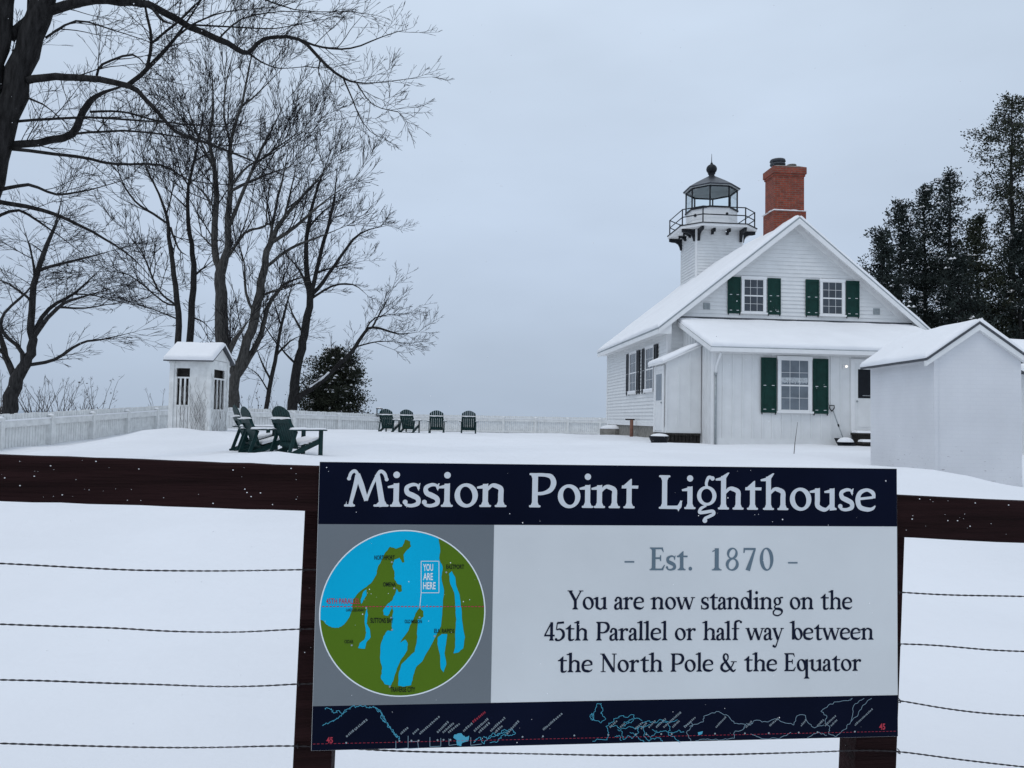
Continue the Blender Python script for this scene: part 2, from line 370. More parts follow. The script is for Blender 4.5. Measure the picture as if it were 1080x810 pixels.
# ------------------------------------------------------------------ the lighthouse house (u along the front, w back, z up; origin at the front left corner)
TH = radians(5)
house = thing('lighthouse_house', 'white clapboard lighthouse house with a black lantern tower and red brick chimney', 'lighthouse', (5.281, 26, 0), TH)
W = 8.86; L = 9.6; RP = 4.43
def rakez(u): return 8.50 - .805 * abs(u - RP)            # roof underside line
FR = Frame((0, 0, 0), (1, 0, 0), (0, -1, 0))
SL = Frame((0, 0, 0), (0, 1, 0), (-1, 0, 0))
BK = Frame((0, L, 0), (1, 0, 0), (0, 1, 0))
SR = Frame((W, 0, 0), (0, 1, 0), (1, 0, 0))
SZ = 1.42
m = MB()
def glo(z): return max(.0, RP - (8.42 - z) / .805)
def ghi(z): return min(W, RP + (8.42 - z) / .805)
FR.laps(m, SZ, 8.38, glo, ghi); m.build('gable_wall', M['white_paint'], house)
m = MB(); BK.laps(m, SZ, 8.38, glo, ghi); m.build('gable_wall', M['white_paint'], house)
for fr in (SL, SR):
    m = MB(); fr.laps(m, SZ, 4.90, lambda z: 0, lambda z: L); m.build('side_wall', M['white_paint'], house)
for (x, y) in ((0, 0), (W, 0), (0, L), (W, L)):
    m = MB(); m.box(x - .042, x + .042 + (.06 if x == 0 else 0), y - .042, y + .10, SZ, 4.85); m.build('corner_board', M['white_trim'], house)
m = MB(); m.box(.03, W - .03, .03, L - .03, .2, SZ - .002); m.build('foundation', M['stone'], house)
m = MB(); SL.box(m, -.01, L, SZ - .12, SZ, .0, .03); m.build('water_table', M['white_trim'], house)
# roof: two slabs with overhang; fascia and snow
OV = .44; w0, w1 = -.42, L + .35
ue = -.44
def rp(u, w, dz=0): return (u, w, rakez(u) + dz)
roof_parts = []
for s in (-1, 1):
    e = RP + s * (RP - ue)
    m = MB(); t = .06
    m.add([rp(RP, w0), rp(e, w0), rp(e, w1), rp(RP, w1), rp(RP, w0, t), rp(e, w0, t), rp(e, w1, t), rp(RP, w1, t)],
          [(0, 1, 2, 3), (4, 7, 6, 5), (0, 4, 5, 1), (1, 5, 6, 2), (2, 6, 7, 3)])
    rf = m.build('roof', M['grey_metal'], house)
    m = MB(); ms = 1 if s < 0 else -1
    snow_slab(m, rp(e + .01 * s, w0 + .0, t + .002), rp(e + .01 * s, w1, t + .002), rp(RP, w1, t + .002), rp(RP, w0, t + .002), .105, 60, 40, 3 * s, .12, .25)
    m.build('roof_snow', M['roof_snow'], rf)
    # white rake board and frieze under the front overhang
    for ww, th, dd, e in ((w0 - .012, .03, .17, e), (w0 + .376, .035, .22, 0 if s < 0 else W)):
        m = MB()
        m.add([(RP, ww, rakez(RP) - .004), (e, ww, rakez(e) - .004), (e, ww, rakez(e) - dd), (RP, ww, rakez(RP) - dd * 1.15),
               (RP, ww + th, rakez(RP) - .004), (e, ww + th, rakez(e) - .004), (e, ww + th, rakez(e) - dd), (RP, ww + th, rakez(RP) - dd * 1.15)],
              [(0, 1, 2, 3), (4, 7, 6, 5), (0, 4, 5, 1), (1, 5, 6, 2), (2, 6, 7, 3), (3, 7, 4, 0)])
        m.build('rake_board', M['white_trim'], house)
    e = RP + s * (RP - ue)
    m = MB(); m.add([(RP, w0, rakez(RP) - .006), (e, w0, rakez(e) - .006), (e, 0, rakez(e) - .006), (RP, 0, rakez(RP) - .006)], [(0, 1, 2, 3)])
    m.build('soffit', M['white_trim'], house)
    m = MB(); m.box(min(e, e + .03 * -s) , max(e, e + .03 * -s), w0 + .02, w1, rakez(e) - .16, rakez(e) - .004)
    ei = 0 if s < 0 else W
    m.add([(e, w0 + .03, rakez(e) - .10), (e, w1, rakez(e) - .10), (ei, w1, rakez(e) - .10), (ei, w0 + .03, rakez(e) - .10)], [(0, 1, 2, 3)])
    m.prism([(e, rakez(e) - .165), (ei, rakez(e) - .165), (ei, rakez(ei) - .02), (e, rakez(e) - .02)], (0, w0 + .03, 0), (1, 0, 0), (0, 0, 1), (0, 1, 0), .035)
    m.build('eave_board', M['white_trim'], house)
# gable windows and shutters
for a0, a1, sa, sb in ((2.62, 3.33, (2.05, 2.51), (3.46, 3.93)), (5.42, 6.15, (4.82, 5.30), (6.28, 6.76))):
    window(house, FR, a0, a1, 5.27, 6.42, 3, 4, 'glass_dark', .08)
    for q in (sa, sb): shutter(house, FR, q[0], q[1], 5.22, 6.48)
for a in (1.32, 7.4):
    m = MB(); FR.box(m, a - .12, a + .12, 5.33, 5.55, .022, .04)
    for i in range(5): FR.box(m, a - .10, a + .10, 5.345 + i * .04, 5.365 + i * .04, .0405, .052)
    m.build('gable_vent', M['grey_metal'], house)
for a0, a1 in ((4.16, 5.2), (1.66, 2.7)):
    window(house, SL, a0, a1, 2.60, 4.17, 2, 4, 'glass_dark', .07)
    shutter(house, SL, a0 - .56, a0 - .09, 2.56, 4.22, 'black_plastic'); shutter(house, SL, a1 + .09, a1 + .56, 2.56, 4.22, 'black_plastic')
    m = MB(); SL.box(m, a0 - .1, a1 + .1, 2.602, 2.67, .03, .12); m.build('sill_snow', M['roof_snow'], house)

# front lean-to wing
WU0, WU1, WD = .5, 8.5, -3.0
WF = Frame((0, WD, 0), (1, 0, 0), (0, -1, 0)); WL = Frame((WU0, 0, 0), (0, 1, 0), (-1, 0, 0))
def wz(w): return 4.84 + (w) * (4.84 - 3.66) / 3.38            # underside
m = MB(); m.add([(WU0, WD, .3), (WU1, WD, .3), (WU1, WD, 3.74), (WU0, WD, 3.74)], [(0, 1, 2, 3)])
WF.battens(m, WU0, WU1, 1.02, lambda a: 3.72); WF.box(m, WU0, WU1, .3, 1.02, 0, .028)
m.build('wing_front_wall', M['batten_white'], house)
m = MB(); m.add([(WU0, WD, .3), (WU0, -.01, .3), (WU0, -.01, wz(0)), (WU0, WD, wz(WD))], [(0, 1, 2, 3)])
WL.battens(m, WD, -.02, .3, lambda a: wz(a) - .02, .27); m.build('wing_side_wall', M['batten_white'], house)
m = MB(); m.add([(WU1, WD, .3), (WU1, -.01, .3), (WU1, -.01, wz(0)), (WU1, WD, wz(WD))], [(0, 1, 2, 3)]); m.build('wing_side_wall', M['batten_white'], house)
m = MB(); m.box(WU0 - .03, WU0 + .09, WD - .03, WD + .09, .3, 3.72); m.build('wing_corner_board', M['white_trim'], house, .004)
e0, e1 = .30, WU1 + .2; wa, wb = -3.38, .01
m = MB(); t = .07
m.add([(e0, wa, wz(wa)), (e1, wa, wz(wa)), (e1, wb, wz(wb)), (e0, wb, wz(wb)), (e0, wa, wz(wa) + t), (e1, wa, wz(wa) + t), (e1, wb, wz(wb) + t), (e0, wb, wz(wb) + t)],
      [(0, 1, 2, 3), (4, 7, 6, 5), (0, 4, 5, 1), (1, 5, 6, 2), (2, 6, 7, 3), (3, 7, 4, 0)])
wr = m.build('wing_roof', M['grey_metal'], house)
m = MB(); snow_slab(m, (e0 + .01, wa + .01, wz(wa) + t + .002), (e1, wa + .01, wz(wa) + t + .002), (e1, wb - .04, wz(wb) + t + .002), (e0 + .01, wb - .04, wz(wb) + t + .002), .13, 60, 24, 11, .13, .2)
m.build('roof_snow', M['roof_snow'], wr)
m = MB(); m.box(e0, e1, -.045, -.024, wz(0) + t + .01, wz(0) + t + .16); m.build('flashing', M['roof_edge'], wr)
m = MB(); m.box(e0, e1, wa - .02, wa, wz(wa) - .075, wz(wa) + .045)
m.add([(e0 - .02, wa - .02, wz(wa) - .09), (e0 - .02, wb - .05, wz(wb) - .09), (e0 - .02, wb - .05, wz(wb) + .06), (e0 - .02, wa - .02, wz(wa) + .05),
       (e0 + .015, wa - .0, wz(wa) - .09), (e0 + .015, wb - .05, wz(wb) - .09), (e0 + .015, wb - .05, wz(wb) + .06), (e0 + .015, wa - .0, wz(wa) + .05)],
      [(0, 1, 2, 3), (4, 7, 6, 5), (0, 4, 5, 1), (1, 5, 6, 2), (2, 6, 7, 3), (3, 7, 4, 0)])
m.add([(e0, wa, wz(wa) - .06), (e1, wa, wz(wa) - .06), (e1, WD, wz(WD) - .04), (e0, WD, wz(WD) - .04)], [(0, 1, 2, 3)])
WF.box(m, WU0, WU1, 3.56, 3.70, .024, .04)
m.build('wing_fascia', M['white_trim'], house)
window(house, WF, 2.58, 3.47, 1.86, 3.42, 3, 4, 'glass_grey', .09, True)
shutter(house, WF, 1.97, 2.45, 1.80, 3.47); shutter(house, WF, 3.60, 4.08, 1.80, 3.47)
# downspout on the wing's corner
m = MB(); m.tube([(.62, WD - .34, 3.56), (.60, WD - .22, 3.40), (.57, WD - .08, 3.16), (.56, WD - .065, 2.9)], .035, 8)
sp_ = m.build('downspout', M['white_trim'], house)
m = MB(); m.tube([(.56, WD - .065, 2.95), (.56, WD - .065, .8)], .036, 8); m.tube([(.56, WD - .065, 2.97), (.56, WD - .065, 2.90)], .05, 8); m.build('lower_pipe', M['grey_metal'], sp_)
# front door of the wing
m = MB(); a0, a1, b0, b1 = 4.92, 5.86, 1.27, 3.37
WF.box(m, a0, a1, b0, b1, .024, .045); WF.box(m, a0 + .10, a1 - .10, b0 + .15, b0 + .95, .045, .055)
dr = m.build('door', M['white_paint'], house, .004)
m = MB(); WF.box(m, a0 - .12, a0, b0, b1 + .12, .023, .06); WF.box(m, a1, a1 + .12, b0, b1 + .12, .023, .06); WF.box(m, a0, a1, b1, b1 + .12, .023, .06); m.build('frame', M['white_trim'], dr, .004)
m = MB(); WF.box(m, a0 + .11, a1 - .11, 2.30, 3.18, .046, .052); m.build('pane', M['black_plastic'], dr)
m = MB(); WF.box(m, a0 + .25, a1 - .3, 2.37, 2.385, .053, .06); m.build('sticker', M['lace'], dr)
m = MB(); m.ball(WF.P(a0 + .06, 2.2, .09), .03); m.build('handle', M['grey_metal'], dr)
m = MB(); WF.box(m, 4.80, 6.1, 1.18, 1.24, .03, .42); WF.box(m, 4.80, 6.1, .92, .98, .03, .72); WF.box(m, 4.84, 6.06, .3, 1.18, .03, .38); WF.box(m, 4.84, 6.06, .3, .92, .38, .66)
st = m.build('front_step', M['dark_wood'], house)
m = MB(); snow_slab(m, (4.8, WD - .42, 1.242), (6.1, WD - .42, 1.242), (6.1, WD - .06, 1.242), (4.8, WD - .06, 1.242), .07, 10, 6, 5, .06)
snow_slab(m, (4.8, WD - .72, .982), (6.1, WD - .72, .982), (6.1, WD - .43, .982), (4.8, WD - .43, .982), .07, 10, 6, 6, .06); m.build('step_snow', M['roof_snow'], st)
m = MB(); WF.box(m, 4.55, 4.65, 3.19, 3.31, .022, .04); m.tube([WF.P(4.6, 3.25, .04), WF.P(4.6, 3.25, .13)], .02, 6); lw = m.build('wall_lamp', M['white_trim'], house)
lm = bpy.data.materials.new('lamp_glow'); lm.use_nodes = True; pb = lm.node_tree.nodes['Principled BSDF']; pb.inputs['Emission Color'].default_value = (1, .9, .75, 1); pb.inputs['Emission Strength'].default_value = .9
m = MB(); m.ball(WF.P(4.6, 3.25, .16), .04); m.build('globe', lm, lw)
# side vestibule
VU0, VU1, VA, VB = -.6, .47, -2.0, -.45
VF = Frame((0, VA, 0), (1, 0, 0), (0, -1, 0)); VL = Frame((VU0, 0, 0), (0, 1, 0), (-1, 0, 0))
def vz(u): return 3.86 + (u - .47) * .46
m = MB(); m.add([(VU0, VA, 1.15), (VU1, VA, 1.15), (VU1, VA, vz(VU1)), (VU0, VA, vz(VU0))], [(0, 1, 2, 3)])
VF.box(m, VU0, VU1, 1.13, 1.30, .0, .022); VF.battens(m, VU0, VU1, 1.30, lambda a: vz(a) - .02, .36)
m.build('vestibule_wall', M['batten_white'], house)
m = MB(); m.add([(VU0, VA, 1.15), (VU0, VB, 1.15), (VU0, VB, vz(VU0)), (VU0, VA, vz(VU0))], [(0, 1, 2, 3)]); VL.box(m, VA, VB, 1.13, 1.3, 0, .02)
VL.box(m, VA - .02, VA + .09, 1.13, vz(VU0) - .02, .0, .03); m.build('vestibule_wall', M['batten_white'], house)
m = MB(); m.add([(VU0, VB, 1.15), (VU1, VB, 1.15), (VU1, VB, vz(VU1)), (VU0, VB, vz(VU0))], [(0, 1, 2, 3)]); m.build('vestibule_wall', M['batten_white'], house)
m = MB(); t = .06; va, vb, ux = VA - .10, VB + .1, VU0 - .18
m.add([(ux, va, vz(ux)), (VU1, va, vz(VU1)), (VU1, vb, vz(VU1)), (ux, vb, vz(ux)), (ux, va, vz(ux) + t), (VU1, va, vz(VU1) + t), (VU1, vb, vz(VU1) + t), (ux, vb, vz(ux) + t)],
      [(0, 1, 2, 3), (4, 7, 6, 5), (0, 4, 5, 1), (1, 5, 6, 2), (2, 6, 7, 3), (3, 7, 4, 0)])
vr = m.build('vestibule_roof', M['white_trim'], house)
m = MB(); snow_slab(m, (ux, va + .02, vz(ux) + t + .002), (VU1 - .02, va + .02, vz(VU1) + t + .002), (VU1 - .02, vb, vz(VU1) + t + .002), (ux, vb, vz(ux) + t + .002), .10, 18, 18, 2, .1); m.build('roof_snow', M['roof_snow'], vr)
m = MB(); VL.box(m, -1.62, -.74, 1.2, 3.14, .021, .045); vd = m.build('side_door', M['white_paint'], house)
m = MB(); VL.box(m, -1.50, -.86, 2.16, 3.00, .046, .052); m.build('pane', M['glass_grey'], vd)
m = MB(); VL.box(m, -1.74, -1.62, 1.15, 3.26, .021, .06); VL.box(m, -.74, -.62, 1.15, 3.26, .021, .06); VL.box(m, -1.62, -.74, 3.14, 3.26, .021, .06); m.build('frame', M['white_trim'], vd)
m = MB(); m.ball(VL.P(-1.54, 2.08, .07), .03); m.build('handle', M['grey_metal'], vd)
m = MB()
for i in range(9): m.box(VU0 + .02 + i * .118, VU0 + .115 + i * .118, VA + .03, VA + .06, .5, 1.14)
m.box(VU0 + .03, VU1, VA + .08, VB, .5, 1.12); m.box(VU0 - .06, VU1 - .02, VA - .05, VA + .02, 1.06, 1.125)
m.build('vestibule_skirt', M['dark_wood'], house)

# chimney
m = MB(); cu0, cu1, cw0, cw1 = 3.99, 5.09, .62, 1.40
m.box(cu0, cu1, cw0, cw1, 8.0, 10.30); m.box(cu0 - .05, cu1 + .05, cw0 - .05, cw1 + .05, 7.6, 9.03)
m.box(cu0 - .03, cu1 + .03, cw0 - .03, cw1 + .03, 10.30, 10.38); m.box(cu0 - .065, cu1 + .065, cw0 - .065, cw1 + .065, 10.38, 10.62)
ch = m.build('chimney', M['brick'], house)
m = MB()
m.lathe((0, 0, 0), [(.01, 0)], 3) if 0 else None
def frus(mb, a, b, z0, z1):
    (x0, x1, y0, y1), (X0, X1, Y0, Y1) = a, b
    mb.add([(x0, y0, z0), (x1, y0, z0), (x1, y1, z0), (x0, y1, z0), (X0, Y0, z1), (X1, Y0, z1), (X1, Y1, z1), (X0, Y1, z1)],
           [(0, 3, 2, 1), (4, 5, 6, 7), (0, 1, 5, 4), (1, 2, 6, 5), (2, 3, 7, 6), (3, 0, 4, 7)])
frus(m, (cu0 - .065, cu1 + .065, cw0 - .065, cw1 + .065), (cu0 + .15, cu1 - .15, cw0 + .12, cw1 - .12), 10.622, 10.72); m.build('chimney_cap', M['stone'], ch)
m = MB(); m.lathe((4.28, 1.0, 10.70), [(.14, 0), (.14, .09), (.27, .10), (.27, .14), (.15, .15), (.15, .21), (.28, .22), (.26, .29), (.05, .32)], 16); m.build('flue_cap', M['roof_edge'], ch)
m = MB(); m.lathe((4.80, 1.0, 10.70), [(.13, 0), (.13, .09), (.17, .09), (.17, .13), (.02, .14)], 14); m.build('flue_pot', M['stone'], ch)
m = MB()
snow_slab(m, (cu0 - .05, cw0 - .05, 9.032), (cu1 + .05, cw0 - .05, 9.032), (cu1 + .05, cw0 - .003, 9.032), (cu0 - .05, cw0 - .003, 9.032), .048, 12, 3, 1, .02, .5)
snow_slab(m, (cu0 - .05, cw0, 9.032), (cu0 - .003, cw0, 9.032), (cu0 - .003, cw1 + .05, 9.032), (cu0 - .05, cw1 + .05, 9.032), .048, 3, 12, 1, .02, .5)
m.build('ledge_snow', M['roof_snow'], ch)

# tower
TU, TW, HB = 4.5, 8.55, 1.05
m = MB()
for o, a, n in (((TU - HB, TW - HB, 0), (1, 0, 0), (0, -1, 0)), ((TU - HB, TW - HB, 0), (0, 1, 0), (-1, 0, 0)), ((TU + HB, TW - HB, 0), (0, 1, 0), (1, 0, 0)), ((TU - HB, TW + HB, 0), (1, 0, 0), (0, 1, 0))):
    Frame(o, a, n).laps(m, 1.4, 10.04, lambda z: 0, lambda z: 2 * HB)
tw = m.build('tower_wall', M['white_paint'], house)
m = MB()
for x in (-1, 1):
    for y in (-1, 1):
        m = MB(); m.box(TU + x * HB - .040, TU + x * HB + .040, TW + y * HB - .040, TW + y * HB + .040, 4, 10.03); m.build('corner_board', M['white_trim'], tw)
def octa(h, f): return [(-f, -h), (f, -h), (h, -f), (h, f), (f, h), (-f, h), (-h, f), (-h, -f)]
def octprism(mb, h, f, z0, z1): mb.prism(octa(h, f), (TU, TW, z0), (1, 0, 0), (0, 1, 0), (0, 0, 1), z1 - z0)
m = MB(); octprism(m, 1.74, 1.0, 10.04, 10.15); gd = m.build('gallery_deck', M['white_trim'], house)
m = MB(); octprism(m, 1.77, 1.02, 10.152, 10.19); m.build('deck_edge', M['black_iron'], gd)
m = MB(); octprism(m, 1.7, .97, 10.192, 10.21); m.build('deck_snow', M['roof_snow'], gd)
def bracket(px, py, dx, dy, ln=.60, hh=.52):
    mb = MB(); poly = [(0, 0), (0, -hh), (.07, -hh), (.10, -hh * .72), (.17, -hh * .48), (.30, -hh * .33), (ln * .8, -.16), (ln, -.13), (ln, 0)]
    t = Vector((-dy, dx, 0)) * .05
    mb.prism(poly, Vector((px, py, 10.035)) - t, (dx, dy, 0), (0, 0, 1), t.normalized(), .10); mb.build('bracket', M['black_iron'], house)
for s in (-.96, -.34, .34, .96):
    big = abs(s) > .9
    for (px, py, dx, dy) in ((TU + s, TW - HB - .03, 0, -1), (TU + s, TW + HB + .03, 0, 1), (TU - HB - .03, TW + s, -1, 0), (TU + HB + .03, TW + s, 1, 0)):
        if big: bracket(px, py, dx, dy)
        else: bracket(px, py, dx, dy, .34, .22)
m = MB(); V8 = octa(1.66, .96)
for i, (x, y) in enumerate(V8):
    m.tube([(TU + x, TW + y, 10.18), (TU + x, TW + y, 10.93)], .028, 6)
    x2, y2 = V8[(i + 1) % 8]
    for z in (10.91, 10.56): m.tube([(TU + x, TW + y, z), (TU + x2, TW + y2, z)], .024, 6)
m.build('gallery_railing', M['black_iron'], house)
def octv(r, ph=pi / 8): return [(TU + r * cos(ph + i * pi / 4), TW + r * sin(ph + i * pi / 4)) for i in range(8)]
m = MB(); m.lathe((TU, TW, 10.19), [(1.15, 0), (1.15, .86)], 8, 0, False, pi / 8); m.lathe((TU, TW, 10.19), [(1.165, .40), (1.165, .43)], 8, 0, False, pi / 8)
dm = m.build('lantern_base', M['white_paint'], house)
for a in (-1.25, -2.6, .3):
    m = MB(); m.ball((TU + 1.10 * cos(a), TW + 1.10 * sin(a), 10.78), .07); m.build('vent_knob', M['black_iron'], dm)
m = MB(); m.lathe((TU, TW, 11.05), [(1.2, 0), (1.2, .07)], 8, 0, False, pi / 8)
v = octv(1.14)
for i, (x, y) in enumerate(v): m.tube([(x, y, 11.1), (x, y, 12.08)], .034, 6)
for i in range(8):
    x, y = v[i]; x2, y2 = v[(i + 1) % 8]; m.beam((x, y, 12.05), (x2, y2, 12.05), .06, .08)
lr = m.build('lantern_frame', M['black_iron'], house)
m = MB()
for i in range(8):
    x, y = v[i]; x2, y2 = v[(i + 1) % 8]
    m.add([(x, y, 11.12), (x2, y2, 11.12), (x2, y2, 12.02), (x, y, 12.02)], [(0, 1, 2, 3)])
m.build('lantern_pane', M['clear_glass'], lr)
m = MB(); m.lathe((TU, TW, 12.08), [(1.27, .0), (1.29, .05), (.88, .30), (.20, .68), (.02, .70)], 8, 0, False, pi / 8)
lrf = m.build('lantern_roof', M['lantern_tin'] if 'lantern_tin' in M else mat('lantern_tin', (.045, .05, .06), .4, .5, 2.5, metal=.3), house)
m = MB(); m.lathe((TU, TW, 12.06), [(1.24, 0), (1.24, .015), (.25, .10), (.01, .10)], 8, 0, False, pi / 8); m.build('lantern_ceiling', M['ceil'] if 'ceil' in M else mat('lantern_ceiling', (.55, .58, .58), .8, .1, 3), lrf)
m = MB(); m.lathe((TU, TW, 12.74), [(.20, 0), (.14, .06), (.12, .12), (.17, .16), (.17, .18)], 14); m.ball((TU, TW, 13.12), .245, .95, 16); m.lathe((TU, TW, 13.33), [(.07, 0), (.05, .08), (.02, .12)], 10)
m.build('vent_ball', M['black_iron'], lrf)
m = MB(); m.tube([(TU, TW, 13.3), (TU, TW, 13.84)], [.022, .008], 6); m.build('lightning_rod', M['black_iron'], lrf)
# vent pipe that rises through the right roof slope
m = MB(); m.tube([(8.35, 1.6, 4.6), (8.35, 1.6, 5.95)], .09, 10); m.tube([(8.35, 1.6, 5.9), (8.35, 1.6, 6.05)], .13, 10); m.build('vent_pipe', M['grey_metal'], house)

# small things round the house
hm = Matrix.Translation(house.location) @ Matrix.Rotation(TH, 4, 'Z')
def HP(u, w, z): return hm @ Vector((u, w, z))
p = HP(-.15, 7.9, 0)
bx = thing('stone_well_box', 'grey stone box capped with snow at the far corner of the house', 'box', (p.x, p.y, .55), TH)
m = MB(); m.lathe((0, 0, 0), [(.55, 0), (.55, .55), (.50, .60)], 12, 0, False); m.build('box_body', M['stone'], bx)
m = MB(); snow_cap(m, 0, 0, .58, .56, .56, .16, 2); m.build('snow_cap', M['roof_snow'], bx)
p = HP(-.22, 4.1, 0)
pp = thing('standpipe', 'rusty orange standpipe with a crossbar beside the stone foundation', 'pipe', (p.x, p.y, .6), TH)
m = MB(); m.tube([(0, 0, 0), (0, 0, .92)], .07, 8); m.build('pipe', M['orange'], pp)
m = MB(); m.tube([(-.25, .0, .93), (.12, .0, .93)], .03, 6); m.build('crossbar', M['black_iron'], pp)
p = HP(-1.05, -2.7, 0)
tb = thing('round_planter', 'low dark round planter holding a cap of snow beside the side door', 'planter', (p.x, p.y, .80), TH)
m = MB(); m.lathe((0, 0, 0), [(.22, 0), (.30, .18), (.31, .24), (.27, .24)], 16); m.build('pot', M['black_plastic'], tb)
m = MB(); snow_cap(m, 0, 0, .23, .29, .29, .09, 4); m.build('snow_cap', M['roof_snow'], tb)
p = HP(4.25, -3.24, .88)
sh = thing('snow_shovel', 'snow shovel with a D grip leaning on the white wall near the front door', 'shovel', p, TH)
top = Vector((-.06, .18, 1.12)); bot = Vector((.16, -.10, .16))
m = MB(); m.tube([bot, bot.lerp(top, .45)], .016, 6); m.tube([bot.lerp(top, .42), bot.lerp(top, .9)], .017, 6); m.build('shaft', M['grey_metal'], sh)
m = MB(); gp = [top + Vector((.0, -.0, -.12)), top + Vector((-.075, 0, -.02)), top + Vector((-.075, 0, .06)), top + Vector((.075, 0, .06)), top + Vector((.075, 0, -.02)), top + Vector((0, 0, -.12))]
m.tube(gp, .015, 6); m.tube([bot.lerp(top, .40), bot.lerp(top, .47)], .026, 6); m.build('grip', M['black_plastic'], sh)
m = MB()
for i in range(8):
    x0 = -.28 + i * .07; z0 = .03 * (abs(i - 3.5) / 3.5) ** 2; c = .16
    m.add([(c + x0 - .0, -.30, .0), (c + x0 + .07, -.30, .0), (c + x0 + .07, -.08, .20), (c + x0, -.08, .20), (c + x0, -.29, -.02), (c + x0 + .07, -.29, -.02), (c + x0 + .07, -.06, .19), (c + x0, -.06, .19)],
          [(0, 1, 2, 3), (4, 7, 6, 5), (0, 4, 5, 1), (2, 6, 7, 3), (0, 3, 7, 4), (1, 5, 6, 2)])
m.build('blade', M['black_plastic'], sh)
m = MB(); snow_cap(m, .16, -.2, .10, .27, .12, .13, 8); m.build('blade_snow', M['roof_snow'], sh)
p = at(837, 486, 18)
m = MB(); m.tube([Vector((p.x - .0, p.y, ground(p.x, p.y) - .1)), p + Vector((.03, 0, .42)), p + Vector((.10, .02, .90))], [.010, .008, .004], 5)
tag(m.build('marker_stick', M['shrub_twig']), 'thin bare stick poking out of the snow before the lighthouse wing', 'stick')
# ------------------------------------------------------------------ small whitewashed brick shed
S0 = (7.64, 13.9); SW, SDp = 1.59, 2.45
shed = thing('brick_shed', 'small whitewashed brick shed with a snowy gable roof at the right', 'shed', (S0[0], S0[1], .38), 0)
ez, pz = 2.40, 2.96                       # eave and peak above the shed's base
m = MB()
pent = [(0, -.4), (SW, -.4), (SW, ez), (SW / 2, pz - .02), (0, ez)]
m.prism(pent, (0, 0, 0), (1, 0, 0), (0, 0, 1), (0, 1, 0), SDp); m.build('wall', M['painted_brick'], shed)
rs = (pz - ez) / (SW / 2)
for s in (-1, 1):
    x0 = SW / 2; x1 = SW / 2 + s * (SW / 2 + .17); z0 = pz + .015; z1 = pz - rs * (SW / 2 + .17) + .015; y0, y1 = -.10, SDp + .10
    m = MB(); t = .045
    m.add([(x0, y0, z0), (x1, y0, z1), (x1, y1, z1), (x0, y1, z0), (x0, y0, z0 + t), (x1, y0, z1 + t), (x1, y1, z1 + t), (x0, y1, z0 + t)],
          [(0, 1, 2, 3), (4, 7, 6, 5), (0, 4, 5, 1), (1, 5, 6, 2), (2, 6, 7, 3)])
    rf = m.build('roof', M['roof_edge'], shed)
    m = MB(); snow_slab(m, (x1, y0 + .02, z1 + t + .001), (x1, y1, z1 + t + .001), (x0, y1, z0 + t + .001), (x0, y0 + .02, z0 + t + .001), .085, 30, 12, 4 * s, .1, .3); m.build('roof_snow', M['roof_snow'], rf)
    m = MB(); yy = y0 + .012
    m.add([(x0, yy, z0 - .004), (x1, yy, z1 - .004), (x1, yy, z1 - .10), (x0, yy, z0 - .11), (x0, yy + .085, z0 - .004), (x1, yy + .085, z1 - .004), (x1, yy + .085, z1 - .10), (x0, yy + .085, z0 - .11)],
          [(0, 1, 2, 3), (4, 7, 6, 5), (0, 4, 5, 1), (1, 5, 6, 2), (2, 6, 7, 3), (3, 7, 4, 0)])
    m.build('rake_board', M['white_paint'], shed)
m = MB(); m.box(-.035, -.001, -.0, SDp, ez - .10, ez + .0); m.box(.0, .07, -.018, -.001, -.4, ez - .06); m.build('corner_trim', M['painted_brick'], shed)
# stones by the shed's foot
for i, (px, py, r, lb) in enumerate(((986, 505, .05, 'small dark stone poking out of the snow nearest the shed corner'), (1005, 508, .045, 'smaller dark stone in the snow at the foot of the shed'))):
    p = at(px, py, 13.75); m = MB(); m.ball(p, r, .5, 8); tag(m.build('foot_stone', M['stone']), lb, 'stone', 'stones by the shed')
# outbuilding behind the shed, only its snowy roof and one corner show
ob = thing('white_outbuilding', 'low white outbuilding with a flat snowy roof behind the brick shed', 'building', (13.0, 19.4, .5), radians(3))
m = MB(); m.box(0, 6, 0, 4, -.4, 2.35); m.build('wall', M['batten_white'], ob)
m = MB(); m.add([(-.25, -.3, 2.3), (6.3, -.3, 2.3), (6.3, 2, 3.25), (-.25, 2, 3.25), (-.25, 4.3, 2.3), (6.3, 4.3, 2.3), (-.25, -.3, 2.38), (6.3, -.3, 2.38), (6.3, 2, 3.33), (-.25, 2, 3.33), (-.25, 4.3, 2.38), (6.3, 4.3, 2.38)],
      [(0, 1, 2, 3), (3, 2, 5, 4), (6, 9, 8, 7), (9, 10, 11, 8), (0, 6, 7, 1), (4, 5, 11, 10), (0, 3, 9, 6), (3, 4, 10, 9), (1, 7, 8, 2), (2, 8, 11, 5)])
orf = m.build('roof', M['roof_edge'], ob)
m = MB(); snow_slab(m, (-.25, -.3, 2.382), (6.3, -.3, 2.382), (6.3, 2, 3.332), (-.25, 2, 3.332), .16, 30, 14, 1, .14); snow_slab(m, (-.25, 2, 3.332), (6.3, 2, 3.332), (6.3, 4.3, 2.382), (-.25, 4.3, 2.382), .16, 30, 14, 1, .14); m.build('roof_snow', M['roof_snow'], orf)
m = MB(); m.box(.02, .5, -.06, -.002, .9, 1.5); m.build('meter_box', M['black_plastic'], ob)

